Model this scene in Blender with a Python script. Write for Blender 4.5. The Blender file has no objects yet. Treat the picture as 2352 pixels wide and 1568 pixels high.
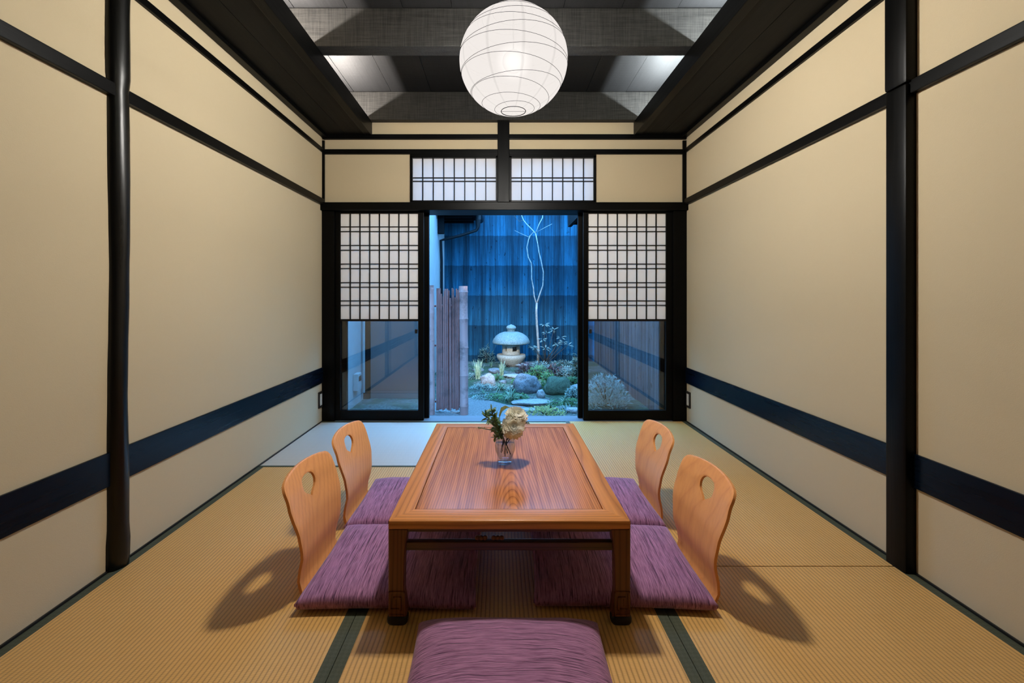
import bpy, bmesh, math, random
from mathutils import Vector, Matrix, noise
random.seed(7)
R = math.radians
# ------------------------------------------------------------------ camera, sky, exposure
F, H, CX, CY = 1045.0, 0.98, 1147.0, 681.0       # pixels, metres, vanishing point
sc = bpy.context.scene
cd = bpy.data.cameras.new('camera'); cam = bpy.data.objects.new('camera', cd)
sc.collection.objects.link(cam); sc.camera = cam
cd.sensor_width = 36.0; cd.lens = 36.0*F/2352.0
cd.shift_x = (1176-CX)/2352.0; cd.shift_y = -(784-CY)/2352.0
cd.clip_start = 0.02; cd.clip_end = 200
cam.location = (0, 0, H); cam.rotation_euler = (R(90), 0, 0)
w = bpy.data.worlds.new('twilight_sky'); sc.world = w; w.use_nodes = True
bg = w.node_tree.nodes['Background']
bg.inputs[0].default_value = (0.15, 0.48, 1.0, 1); bg.inputs[1].default_value = 17.0
sc.view_settings.view_transform = 'Standard'; sc.view_settings.look = 'None'
sc.view_settings.gamma = 1.0; sc.view_settings.use_curve_mapping = False
sc.view_settings.exposure = 0.0
LAMP_W, LAMP_C = 5000.0, (1.0, 0.965, 0.90)
COVE_W = 65.0

def P(px, py, Y):
    return Vector(((px-CX)*Y/F, Y, H-(py-CY)*Y/F))
def G(px, py, z=-0.3):
    Y = F*(H-z)/(py-CY); return Vector(((px-CX)*Y/F, Y, z))
# ------------------------------------------------------------------ node helpers
class NT:
    def __init__(s, name):
        s.m = bpy.data.materials.new(name); s.m.use_nodes = True
        s.t = s.m.node_tree; s.b = s.t.nodes['Principled BSDF']; s.out = s.t.nodes['Material Output']
    def n(s, kind, **kw):
        nd = s.t.nodes.new(kind)
        for k, v in kw.items():
            if k.startswith('i_'):
                key = k[2:]; key = int(key) if key.isdigit() else key.replace('_', ' ')
                s.set(nd.inputs[key], v)
            else: setattr(nd, k, v)
        return nd
    def set(s, inp, v):
        if isinstance(v, bpy.types.NodeSocket): s.t.links.new(v, inp)
        elif isinstance(v, bpy.types.Node): s.t.links.new(v.outputs[0], inp)
        else: inp.default_value = v
    def p(s, **kw):
        for k, v in kw.items(): s.set(s.b.inputs[k.replace('_', ' ')], v)
        return s
    def obj(s): return s.n('ShaderNodeTexCoord').outputs['Object']
    def math(s, op, a, b=None, clamp=False):
        nd = s.n('ShaderNodeMath', operation=op, use_clamp=clamp); s.set(nd.inputs[0], a)
        if b is not None: s.set(nd.inputs[1], b)
        return nd.outputs[0]
    def map(s, vec, scale=(1,1,1), loc=(0,0,0), rot=(0,0,0)):
        nd = s.n('ShaderNodeMapping'); s.set(nd.inputs[0], vec)
        nd.inputs['Scale'].default_value = scale; nd.inputs['Location'].default_value = loc; nd.inputs['Rotation'].default_value = rot
        return nd.outputs[0]
    def noise(s, vec, scale=5, detail=4, rough=.55, dist=0):
        nd = s.n('ShaderNodeTexNoise'); s.set(nd.inputs['Vector'], vec)
        nd.inputs['Scale'].default_value = scale; nd.inputs['Detail'].default_value = detail
        nd.inputs['Roughness'].default_value = rough; nd.inputs['Distortion'].default_value = dist
        return nd.outputs[0]
    def ramp(s, fac, stops):
        nd = s.n('ShaderNodeValToRGB'); s.set(nd.inputs[0], fac); e = nd.color_ramp.elements
        while len(e) < len(stops): e.new(0.5)
        for el, (p_, c) in zip(e, stops):
            el.position = p_; el.color = (*c, 1) if len(c) == 3 else c
        return nd.outputs[0]
    def mix(s, fac, a, b, mode='MIX'):
        nd = s.n('ShaderNodeMix', data_type='RGBA', blend_type=mode)
        s.set(nd.inputs[0], fac)
        for i, v in ((6, a), (7, b)):
            s.set(nd.inputs[i], (*v, 1) if isinstance(v, tuple) and len(v) == 3 else v)
        return nd.outputs[2]
    def bump(s, h, strength=.3, dist=.01, normal=None):
        nd = s.n('ShaderNodeBump'); s.set(nd.inputs['Height'], h)
        nd.inputs['Strength'].default_value = strength; nd.inputs['Distance'].default_value = dist
        if normal is not None: s.set(nd.inputs['Normal'], normal)
        s.set(s.b.inputs['Normal'], nd); return nd.outputs[0]
def g3(v): return (v, v, v)

# ------------------------------------------------------------------ materials
def m_plain(name, c, rough=.5, metal=0, spec=.5):
    k = NT(name); k.p(Base_Color=(*c, 1), Roughness=rough, Metallic=metal)
    k.b.inputs['Specular IOR Level'].default_value = spec; return k.m
def m_plaster():
    k = NT('ochre_plaster'); o = k.obj()
    a = k.noise(o, 1.6, 3); b = k.noise(o, 60, 4, .7); c = k.noise(o, 400, 2, .6)
    col = k.mix(k.math('MULTIPLY', a, .55), (.545, .455, .308), (.49, .405, .268))
    col = k.mix(k.math('MULTIPLY', b, .18), col, (.45, .37, .235))
    k.p(Base_Color=col, Roughness=.93); k.b.inputs['Specular IOR Level'].default_value = .15
    k.bump(k.math('ADD', k.math('MULTIPLY', b, .6), c), .18, .002); return k.m
def m_black(name='black_lacquered_wood', axis=2, base=.0012, rough=.32, spec=.12, tint=(1, .97, .9)):
    k = NT(name); o = k.obj(); sc_ = [38, 38, 38]; sc_[axis] = 1.6
    a = k.noise(k.map(o, tuple(sc_)), 1.0, 5, .65, .4); b = k.noise(o, 2.3, 3)
    col = k.mix(a, tuple(base*.6*q for q in tint), tuple(base*1.8*q for q in tint))
    r = k.math('ADD', k.math('MULTIPLY', a, .22), rough-.1+.0)
    r = k.math('ADD', r, k.math('MULTIPLY', b, .12))
    k.p(Base_Color=col, Roughness=r); k.b.inputs['Specular IOR Level'].default_value = spec
    k.bump(a, .22, .003); return k.m
def m_ceiling():
    k = NT('black_ceiling_plank'); o = k.obj()
    a = k.noise(k.map(o, (60, 3, 60)), 1, 5, .7, .3); b = k.noise(k.map(o, (5, 90, 90)), 1, 4, .7)
    c = k.noise(o, 260, 2, .7)
    h = k.math('ADD', k.math('ADD', a, b), k.math('MULTIPLY', c, .5))
    k.p(Base_Color=k.mix(a, (.004, .004, .004), (.012, .012, .013)), Roughness=k.math('ADD', k.math('MULTIPLY', c, .25), .46))
    k.b.inputs['Specular IOR Level'].default_value = .22
    k.bump(h, .45, .002); return k.m
def m_beamface():
    k = NT('black_rough_sawn_beam'); o = k.obj()
    a = k.noise(k.map(o, (6, 60, 130)), 1, 5, .75); b = k.noise(k.map(o, (150, 60, 5)), 1, 5, .75)
    h = k.math('ADD', a, b)
    f = k.ramp(h, [(.40, g3(0)), (.65, g3(1))])
    f = k.ramp(k.math('MULTIPLY', h, .5), [(.38, g3(0)), (.62, g3(1))])
    k.p(Base_Color=k.mix(f, (.0035, .0033, .003), (.026, .025, .023)), Roughness=.6)
    k.b.inputs['Specular IOR Level'].default_value = .28
    k.bump(h, .5, .002); return k.m
def wood(name, c0, c1, c2, axis=1, rough=.35, freq=1., cathedral=None, bumps=.06, coat=0., spec=.5, streak_w=(.62, .12), ior=1.5):
    """ring wood; axis is the grain direction in object space"""
    k = NT(name); o = k.obj(); s = [1, 1, 1]; s[axis] = .09
    wv = k.map(o, tuple(s))
    warp = k.noise(wv, 4.5*freq, 3, .5)
    sep = k.n('ShaderNodeSeparateXYZ'); k.set(sep.inputs[0], o)
    if cathedral:
        x0, y0, y1, k_ = cathedral
        dx = k.math('SUBTRACT', sep.outputs[0], x0)
        sm = k.n('ShaderNodeMath', operation='SMOOTH_MIN'); k.set(sm.inputs[0], sep.outputs[1]); sm.inputs[1].default_value = y1; sm.inputs[2].default_value = .35
        d = k.math('MULTIPLY', k.math('SUBTRACT', sm.outputs[0], y0), k_)
        g = k.math('SQRT', k.math('ADD', k.math('MULTIPLY', dx, dx), k.math('MULTIPLY', d, d)))
        g = k.math('ADD', g, k.math('MULTIPLY', warp, .035))
        ph = k.math('MULTIPLY', g, 98*freq)
    else:
        ax = (axis+1) % 3; ay = (axis+2) % 3
        g = k.math('ADD', sep.outputs[ax], k.math('MULTIPLY', sep.outputs[ay], .7))
        g = k.math('ADD', g, k.math('MULTIPLY', warp, .16))
        ph = k.math('MULTIPLY', g, 70*freq)
    fr = k.math('FRACT', ph)
    line = k.ramp(fr, [(0, g3(1)), (.12, g3(.25)), (.6, g3(.0)), (.92, g3(.55)), (1, g3(1))])
    s2 = [230, 230, 230]; s2[axis] = 9
    fine = k.noise(k.map(o, tuple(s2)), 1, 3, .6)
    broad = k.noise(k.map(o, (3, 1, 3)), 1.5, 2)
    s3 = [70, 70, 70]; s3[axis] = 2.5
    streak = k.ramp(k.noise(k.map(o, tuple(s3)), 1, 2, .5), [(.35, g3(.9)), (.6, g3(0))])
    col = k.mix(broad, (*c0, 1), (*c1, 1))
    f = k.math('ADD', k.math('ADD', k.math('MULTIPLY', line, streak_w[0]), k.math('MULTIPLY', streak, streak_w[1])), k.math('MULTIPLY', fine, .25), True)
    col = k.mix(f, col, (*c2, 1))
    k.p(Base_Color=col, Roughness=k.math('ADD', k.math('MULTIPLY', fine, .18), rough-.09))
    k.b.inputs['Specular IOR Level'].default_value = spec; k.b.inputs['IOR'].default_value = ior
    if coat: k.p(Coat_Weight=coat, Coat_Roughness=.22)
    k.bump(k.math('SUBTRACT', 1.0, f), bumps*3, .002); return k.m
def m_tatami(name, along):      # along = axis of the ribs (0 = X, 1 = Y)
    k = NT(name); o = k.obj(); sep = k.n('ShaderNodeSeparateXYZ'); k.set(sep.inputs[0], o)
    a, b = (sep.outputs[0], sep.outputs[1]) if along == 1 else (sep.outputs[1], sep.outputs[0])
    jit = k.math('MULTIPLY', k.noise(o, 9, 2), .0035)
    u = k.math('FRACT', k.math('MULTIPLY', k.math('ADD', a, jit), 1/.0135))
    rib = k.ramp(u, [(0, g3(0)), (.18, g3(.75)), (.5, g3(1)), (.82, g3(.75)), (1, g3(0))])
    v = k.math('FRACT', k.math('ADD', k.math('MULTIPLY', b, 1/.0052), k.math('MULTIPLY', k.math('FLOOR', k.math('MULTIPLY', k.math('ADD', a, jit), 1/.0135)), .5)))
    rush = k.ramp(v, [(0, g3(.2)), (.3, g3(1)), (.7, g3(1)), (1, g3(.2))])
    nz = k.noise(k.map(o, (2.0, 240, 10) if along == 1 else (240, 2.0, 10)), 1, 3, .6)
    big = k.noise(o, 1.7, 3)
    base = k.mix(nz, (.74, .395, .110), (.90, .52, .165)) if along == 1 else k.mix(nz, (.62, .56, .48), (.78, .73, .64))  # crosswise mat: daylight sheen painted in as a paler base
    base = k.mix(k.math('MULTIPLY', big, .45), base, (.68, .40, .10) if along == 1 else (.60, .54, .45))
    hh = k.math('MULTIPLY', rib, k.math('ADD', k.math('MULTIPLY', rush, .4), .6))
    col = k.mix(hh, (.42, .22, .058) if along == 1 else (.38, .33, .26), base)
    k.p(Base_Color=col, Roughness=.5 if along == 0 else .46, Coat_Weight=.9 if along == 0 else .2, Coat_Roughness=.5)
    tg = k.n('ShaderNodeTangent', direction_type='RADIAL', axis='Z')
    cv = k.n('ShaderNodeCombineXYZ'); cv.inputs[0].default_value = 0.0 if along == 1 else 1.0
    cv.inputs[1].default_value = 1.0 if along == 1 else 0.0
    k.b.inputs['Specular IOR Level'].default_value = 1.0 if along == 0 else .45
    k.b.inputs['Anisotropic'].default_value = .75
    # rush fibres run across the ribs: rough across a fibre, smooth along it
    cv.inputs[0].default_value = 0.0 if along == 0 else 1.0; cv.inputs[1].default_value = 1.0 if along == 0 else 0.0
    k.set(k.b.inputs['Tangent'], cv)
    k.bump(hh, .55, .0022); return k.m
def m_border():
    k = NT('green_brocade_border'); o = k.obj()
    ch = k.n('ShaderNodeTexChecker'); k.set(ch.inputs['Vector'], k.map(o, (1, 1, 0.0), rot=(0, 0, R(45)))); ch.inputs['Scale'].default_value = 95
    nz = k.noise(o, 700, 2)
    col = k.mix(ch.outputs['Fac'], (.058, .066, .034), (.080, .088, .052))
    k.p(Base_Color=k.mix(nz, col, (.045, .050, .026)), Roughness=.75); k.bump(nz, .3, .001); return k.m
def m_cushion(name, axis):
    k = NT(name); o = k.obj(); s = [300, 300, 40]; s[axis] = 5.0
    a = k.noise(k.map(o, tuple(s)), 1, 3, .55, .25); s2 = [420, 420, 40]; s2[axis] = 20
    b = k.noise(k.map(o, tuple(s2)), 1, 3, .6); c = k.noise(o, 900, 2)
    big = k.noise(o, 7, 2)
    col = k.mix(k.ramp(b, [(.3, g3(0)), (.7, g3(1))]), (.19, .070, .145), (.60, .285, .47))
    col = k.mix(k.ramp(a, [(.345, g3(.95)), (.46, g3(0))]), col, (.052, .017, .047))
    col = k.mix(k.math('MULTIPLY', big, .3), col, (.24, .095, .21))
    k.p(Base_Color=col, Roughness=.82, Sheen_Weight=.25, Sheen_Roughness=.4)
    k.b.inputs['Specular IOR Level'].default_value = .2
    k.bump(k.math('ADD', a, k.math('MULTIPLY', b, .35)), .65, .004); return k.m
def m_paper(name, transl, c=(.86, .83, .78)):
    k = NT(name); t = k.t; o = k.obj()
    nz = k.noise(o, 40, 4, .7); fib = k.noise(k.map(o, (6, 6, 30)), 8, 4, .7)
    cc = k.mix(k.math('MULTIPLY', k.math('ADD', nz, fib), .12), (*c, 1), (c[0]*.8, c[1]*.78, c[2]*.74, 1))
    d = k.n('ShaderNodeBsdfDiffuse'); k.set(d.inputs[0], cc)
    tr = k.n('ShaderNodeBsdfTranslucent'); k.set(tr.inputs[0], cc)
    mx = k.n('ShaderNodeMixShader'); mx.inputs[0].default_value = transl
    k.set(mx.inputs[1], d); k.set(mx.inputs[2], tr); k.set(k.out.inputs[0], mx); return k.m
def m_lantern_paper():
    k = NT('lantern_washi_paper'); o = k.obj(); c = (.93, .90, .87, 1)
    nz = k.noise(o, 22, 4, .7)
    # thin paper: most of the bulb's light passes, part is absorbed, a little is scattered
    d = k.n('ShaderNodeBsdfDiffuse'); d.inputs[0].default_value = (.0008, .0008, .0008, 1)
    tr = k.n('ShaderNodeBsdfTranslucent'); tr.inputs[0].default_value = (.0012, .0012, .0012, 1)
    tp = k.n('ShaderNodeBsdfTransparent')
    sp_ = k.n('ShaderNodeSeparateXYZ'); k.set(sp_.inputs[0], o)
    an = k.math('ARCTAN2', sp_.outputs[1], sp_.outputs[0]); fr_ = k.math('FRACT', k.math('ADD', k.math('MULTIPLY', an, 10/6.28318), .28))
    seam = k.ramp(fr_, [(0, g3(1)), (.035, g3(.8)), (.06, g3(0)), (.94, g3(0)), (1, g3(1))])
    cc = k.mix(k.math('MULTIPLY', nz, .35), (1, .93, .89), (.93, .85, .80)); cc = k.mix(k.math('MULTIPLY', seam, .5), cc, (.72, .66, .63))
    em = k.n('ShaderNodeEmission'); k.set(em.inputs[0], cc); em.inputs[1].default_value = .66
    m1 = k.n('ShaderNodeMixShader'); m1.inputs[0].default_value = .6; k.set(m1.inputs[1], d); k.set(m1.inputs[2], tr)
    m2 = k.n('ShaderNodeMixShader'); m2.inputs[0].default_value = .12; k.set(m2.inputs[1], m1); k.set(m2.inputs[2], tp)
    ad = k.n('ShaderNodeAddShader'); k.set(ad.inputs[0], m2); k.set(ad.inputs[1], em)
    k.set(k.out.inputs[0], ad); return k.m
def m_bulb():
    k = NT('glowing_frosted_bulb'); lw = k.n('ShaderNodeLayerWeight'); lw.inputs[0].default_value = .3
    e_ = k.math('POWER', k.math('SUBTRACT', 1.0, lw.outputs['Facing']), 2.0)
    k.p(Base_Color=(.02, .02, .02, 1), Roughness=.5, Emission_Color=(1, .97, .94, 1), Emission_Strength=k.math('MULTIPLY', e_, 1.5)); return k.m
def m_pane(name='window_glass', tint=(.93, .96, .97), ior=2.1):
    k = NT(name)
    tp = k.n('ShaderNodeBsdfTransparent'); tp.inputs[0].default_value = (*tint, 1)
    gl = k.n('ShaderNodeBsdfGlossy'); gl.inputs['Roughness'].default_value = 0.0
    lw = k.n('ShaderNodeFresnel'); lw.inputs[0].default_value = ior
    bf = k.n('ShaderNodeNewGeometry').outputs['Backfacing']
    mx = k.n('ShaderNodeMixShader'); k.set(mx.inputs[0], k.math('MULTIPLY', lw, k.math('SUBTRACT', 1.0, bf))); k.set(mx.inputs[1], tp); k.set(mx.inputs[2], gl)
    k.set(k.out.inputs[0], mx); return k.m
def m_glass():
    k = NT('clear_vase_glass')
    tp = k.n('ShaderNodeBsdfTransparent'); tp.inputs[0].default_value = (.90, .93, .95, 1)
    gl = k.n('ShaderNodeBsdfGlossy'); gl.inputs['Roughness'].default_value = 0.02
    lw = k.n('ShaderNodeLayerWeight'); lw.inputs[0].default_value = .35
    mx = k.n('ShaderNodeMixShader'); k.set(mx.inputs[0], k.math('MULTIPLY', lw.outputs['Facing'], .34)); k.set(mx.inputs[1], tp); k.set(mx.inputs[2], gl)
    k.set(k.out.inputs[0], mx); return k.m
def m_fence(name='graded_fence_board', gain=1., sat=1.):
    k = NT(name); o = k.obj(); sep = k.n('ShaderNodeSeparateXYZ'); k.set(sep.inputs[0], o)
    a = k.noise(k.map(o, (60, 60, 1.0)), 1, 6, .75, .3); wv = k.noise(k.map(o, (9, 9, .15)), 1, 1, .5)
    b = k.noise(k.map(o, (8, 8, 1.6)), 1, 5, .7); kn = k.noise(k.map(o, (14, 14, 8)), 1, 2)
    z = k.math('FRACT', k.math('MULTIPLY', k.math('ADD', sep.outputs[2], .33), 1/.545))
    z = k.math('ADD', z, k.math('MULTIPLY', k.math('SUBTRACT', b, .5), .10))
    tier = k.ramp(z, [(0, g3(.98)), (.30, g3(.72)), (.75, g3(.30)), (.985, g3(.18)), (1, g3(.9))])  # each tier grades from pale at its foot to dark at its top
    lo_ = (.002*gain, .017*gain, .036*gain); hi = (.013*gain, .098*gain, .165*gain)
    if sat < 1: lo_ = (.05, .055, .065); hi = (.24, .225, .235)
    f = k.ramp(a, [(.33, g3(0)), (.68, g3(1))])
    col = k.mix(f, lo_, hi)
    col = k.mix(1.0, col, k.ramp(wv, [(.32, g3(.55)), (.66, g3(1.6))]), 'MULTIPLY')
    col = k.mix(1.0, col, k.ramp(b, [(.3, g3(.7)), (.7, g3(1.3))]), 'MULTIPLY')
    col = k.mix(k.ramp(kn, [(.27, g3(.9)), (.36, g3(0))]), col, tuple(q*.5 for q in lo_))
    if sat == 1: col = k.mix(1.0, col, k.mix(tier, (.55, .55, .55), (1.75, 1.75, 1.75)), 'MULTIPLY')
    k.p(Base_Color=col, Roughness=.85); k.b.inputs['Specular IOR Level'].default_value = .15; k.bump(a, .5, .006); return k.m
def m_noisy(name, c0, c1, scale=8, rough=.9, bumps=.5, dist=.01, detail=6, stops=(.35, .65)):
    k = NT(name); o = k.obj(); a = k.noise(o, scale, detail, .65)
    k.p(Base_Color=k.ramp(a, [(stops[0], c0), (stops[1], c1)]), Roughness=rough); k.bump(a, bumps, dist); return k.m
def m_leaf(name, c0, c1, rough=.5, tr=.3, scale=30):
    k = NT(name); o = k.obj(); a = k.noise(o, scale, 2)
    col = k.ramp(a, [(.35, c0), (.65, c1)]); k.p(Base_Color=col, Roughness=rough)
    tl = k.n('ShaderNodeBsdfTranslucent'); k.set(tl.inputs[0], col)
    mx = k.n('ShaderNodeMixShader'); mx.inputs[0].default_value = tr; k.set(mx.inputs[1], k.b.outputs[0]); k.set(mx.inputs[2], tl); k.set(k.out.inputs[0], mx)
    return k.m
def m_ground():
    k = NT('mossy_garden_soil'); o = k.obj()
    a = k.noise(o, 3.2, 5, .6); b = k.noise(o, 38, 5, .75)
    col = k.mix(k.ramp(a, [(.45, g3(0)), (.55, g3(1))]), (.045, .15, .07), (.26, .32, .30))
    col = k.mix(k.ramp(b, [(.40, g3(1)), (.6, g3(0))]), col, (.015, .035, .025))
    k.p(Base_Color=col, Roughness=.95); k.bump(b, .8, .03); return k.m
def m_stone(name, c0, c1, scale=14):
    k = NT(name); o = k.obj(); a = k.noise(o, scale, 6, .7); b = k.noise(o, scale*7, 3, .7)
    col = k.mix(a, c0, c1); col = k.mix(k.ramp(b, [(.38, g3(.7)), (.5, g3(0))]), col, tuple(x*.35 for x in c0))
    k.p(Base_Color=col, Roughness=.9); k.bump(k.math('ADD', a, b), .6, .008); return k.m
def m_bamboo(name, c0, c1):
    k = NT(name); o = k.obj(); a = k.noise(k.map(o, (40, 40, 1.3)), 1, 3, .6); b = k.noise(o, 6, 4, .7)
    col = k.mix(a, c0, c1); col = k.mix(k.ramp(b, [(.35, g3(.6)), (.5, g3(0))]), col, (.06, .035, .035))
    k.p(Base_Color=col, Roughness=.45); k.bump(a, .15, .002); return k.m

M = dict(
    plaster=m_plaster(), black_v=m_black('black_post_wood', 2), black_y=m_black('black_rail_wood', 1), black_x=m_black('black_beam_wood', 0),
    log=m_black('black_log_post', 2, .002, .24, .35), navy=m_black('blue_reflection_rail_wood', 1, .003, .22, .16, (.2, 1.0, 2.6)),  # navy: the window's blue reflection is tinted into the black rail
    ceil=m_ceiling(), beam=m_beamface(),
    soffit=m_black('dark_soffit_board', 1, .003, .45, .12),
    tat_y=m_tatami('woven_rush_lengthwise', 1), tat_x=m_tatami('sheen_tinted_rush_crosswise', 0), border=m_border(),
    cush_y=m_cushion('purple_striped_fabric', 1), cush_x=m_cushion('plum_striped_fabric', 0),
    table_f=wood('table_frame_wood', (.80, .33, .092), (.70, .27, .072), (.32, .10, .026), 0, .32, .8, spec=.3),
    table_fy=wood('table_side_wood', (.80, .33, .092), (.70, .27, .072), (.32, .10, .026), 1, .32, .8, spec=.3),
    table_p=wood('table_panel_wood', (.82, .32, .100), (.68, .235, .070), (.13, .032, .010), 1, .20, 1.35, (.045, 1.28, 1.72, .15), bumps=.004, spec=.5, ior=1.28, streak_w=(.48, .34)),
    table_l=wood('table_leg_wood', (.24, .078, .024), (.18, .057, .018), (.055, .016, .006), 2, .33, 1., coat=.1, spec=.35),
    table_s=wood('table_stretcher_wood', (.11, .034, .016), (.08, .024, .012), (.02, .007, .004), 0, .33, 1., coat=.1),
    ply=wood('orange_bent_plywood', (.93, .42, .135), (.88, .36, .108), (.68, .25, .072), 2, .42, .75, bumps=.012, spec=.3, streak_w=(.42, .15)),
    plyr=wood('orange_bent_plywood_straight_grain', (.93, .43, .14), (.86, .35, .108), (.70, .26, .078), 2, .42, .30, bumps=.01, spec=.3, streak_w=(.35, .25)),
    plyedge=m_plain('dark_plywood_edge', (.22, .085, .02), .6),
    shoji=m_paper('shoji_paper', .19, (.97, .95, .93)), transom=m_paper('transom_paper', .27, (.85, .85, .87)), bars=m_plain('dark_lattice_wood', (.006, .004, .003), .6, spec=.2),
    lantern=m_lantern_paper(), wire=m_plain('lantern_wire', (.0006, .0006, .0006), 1., spec=0.), bulb=m_bulb(),
    pane=m_pane(), vase=m_glass(), water=m_pane('water', (.95, .965, .97), 1.25),
    metal=m_plain('dull_metal', (.35, .35, .36), .35, 1.), blackplastic=m_plain('black_plastic', (.01, .01, .01), .4),
    ivory=m_plain('ivory_plastic', (.62, .58, .50), .4), socket=m_plain('socket_grey', (.002, .002, .002), 1., spec=0.), darkplate=m_plain('dark_bronze_plate', (.05, .045, .04), .4, .6),
    white=m_noisy('white_render', (.62, .66, .68), (.74, .77, .78), 5, .9, .1, .004),
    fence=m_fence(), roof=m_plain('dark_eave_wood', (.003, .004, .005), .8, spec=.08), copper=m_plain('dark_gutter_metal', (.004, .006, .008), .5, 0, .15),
    ground=m_ground(), gravel=m_noisy('pale_gravel', (.20, .24, .26), (.55, .60, .62), 90, .95, .9, .02),
    stone_c=m_stone('granite_lantern_stone', (.50, .46, .38), (.62, .57, .47)), stone_cap=m_stone('lichened_cap_stone', (.10, .30, .34), (.52, .58, .56), 13),
    stone_b=m_stone('blue_grey_stone', (.13, .17, .21), (.30, .36, .40), 9), stone_m=m_stone('mossy_dark_stone', (.035, .075, .045), (.12, .19, .12), 10),
    stone_p=m_stone('pinkish_stone', (.38, .35, .34), (.52, .48, .46), 10), stone_w=m_stone('pale_flat_stone', (.35, .40, .42), (.55, .60, .62), 9),
    darkroom=m_black('dark_panelled_wall', 2, .03, .6), sill=m_black('grey_sill_wood', 0, .14, .4, .4, (.8, .95, 1.1)),
    fence_r=m_fence('pale_weathered_board', 2.6, .35), bluewall=m_plain('grey_board_wall', (.085, .075, .075), .8),
    dark=m_plain('dark_inside', (.01, .01, .01), .9),
    bamboo=m_bamboo('brown_bamboo_post', (.42, .25, .24), (.57, .38, .37)), cane=m_bamboo('thin_brown_bamboo', (.16, .062, .058), (.40, .19, .175)),
    bark=m_noisy('pale_bark', (.30, .28, .25), (.66, .62, .56), 16, .85, .4, .004), barkd=m_plain('dark_twig', (.035, .035, .035), .8), barkp=m_plain('pale_twig', (.30, .30, .28), .8),
    leaf_g=m_leaf('green_leaf', (.05, .19, .055), (.15, .36, .12)), leaf_b=m_leaf('pale_blue_green_leaf', (.22, .36, .32), (.42, .56, .52)),
    leaf_r=m_leaf('dark_red_leaf', (.05, .025, .03), (.16, .10, .11)), grass=m_leaf('pale_grass_blade', (.32, .48, .28), (.66, .76, .56)),
    grassb=m_leaf('green_grass_blade', (.16, .34, .20), (.44, .60, .46)), leaf_y=m_leaf('yellow_green_leaf', (.22, .30, .07), (.50, .52, .17)),
    leaf_n=m_leaf('grey_green_leaf', (.10, .18, .14), (.26, .34, .28)),
    vleaf=m_leaf('vase_leaf', (.06, .15, .045), (.26, .38, .19)), vleafy=m_leaf('pale_curled_leaf', (.22, .26, .07), (.38, .40, .15)),
    stem=m_plain('green_stem', (.10, .085, .035), .5), petal=m_leaf('cream_petal', (.97, .94, .82), (.98, .97, .92), .7, .40, 18),
)
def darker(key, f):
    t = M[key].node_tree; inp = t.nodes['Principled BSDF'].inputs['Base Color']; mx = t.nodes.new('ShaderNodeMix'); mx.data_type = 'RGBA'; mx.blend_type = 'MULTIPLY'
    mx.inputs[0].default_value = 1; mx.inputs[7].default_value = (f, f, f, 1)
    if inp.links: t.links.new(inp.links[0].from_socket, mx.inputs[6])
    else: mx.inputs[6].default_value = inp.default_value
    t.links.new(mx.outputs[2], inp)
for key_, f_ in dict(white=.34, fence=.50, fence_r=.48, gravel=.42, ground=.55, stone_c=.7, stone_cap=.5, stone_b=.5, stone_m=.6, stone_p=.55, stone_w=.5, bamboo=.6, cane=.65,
                     bark=.5, leaf_g=.6, leaf_b=.55, leaf_r=.6, grass=.7, grassb=.6, leaf_y=.7, leaf_n=.6).items(): darker(key_, f_)
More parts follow.
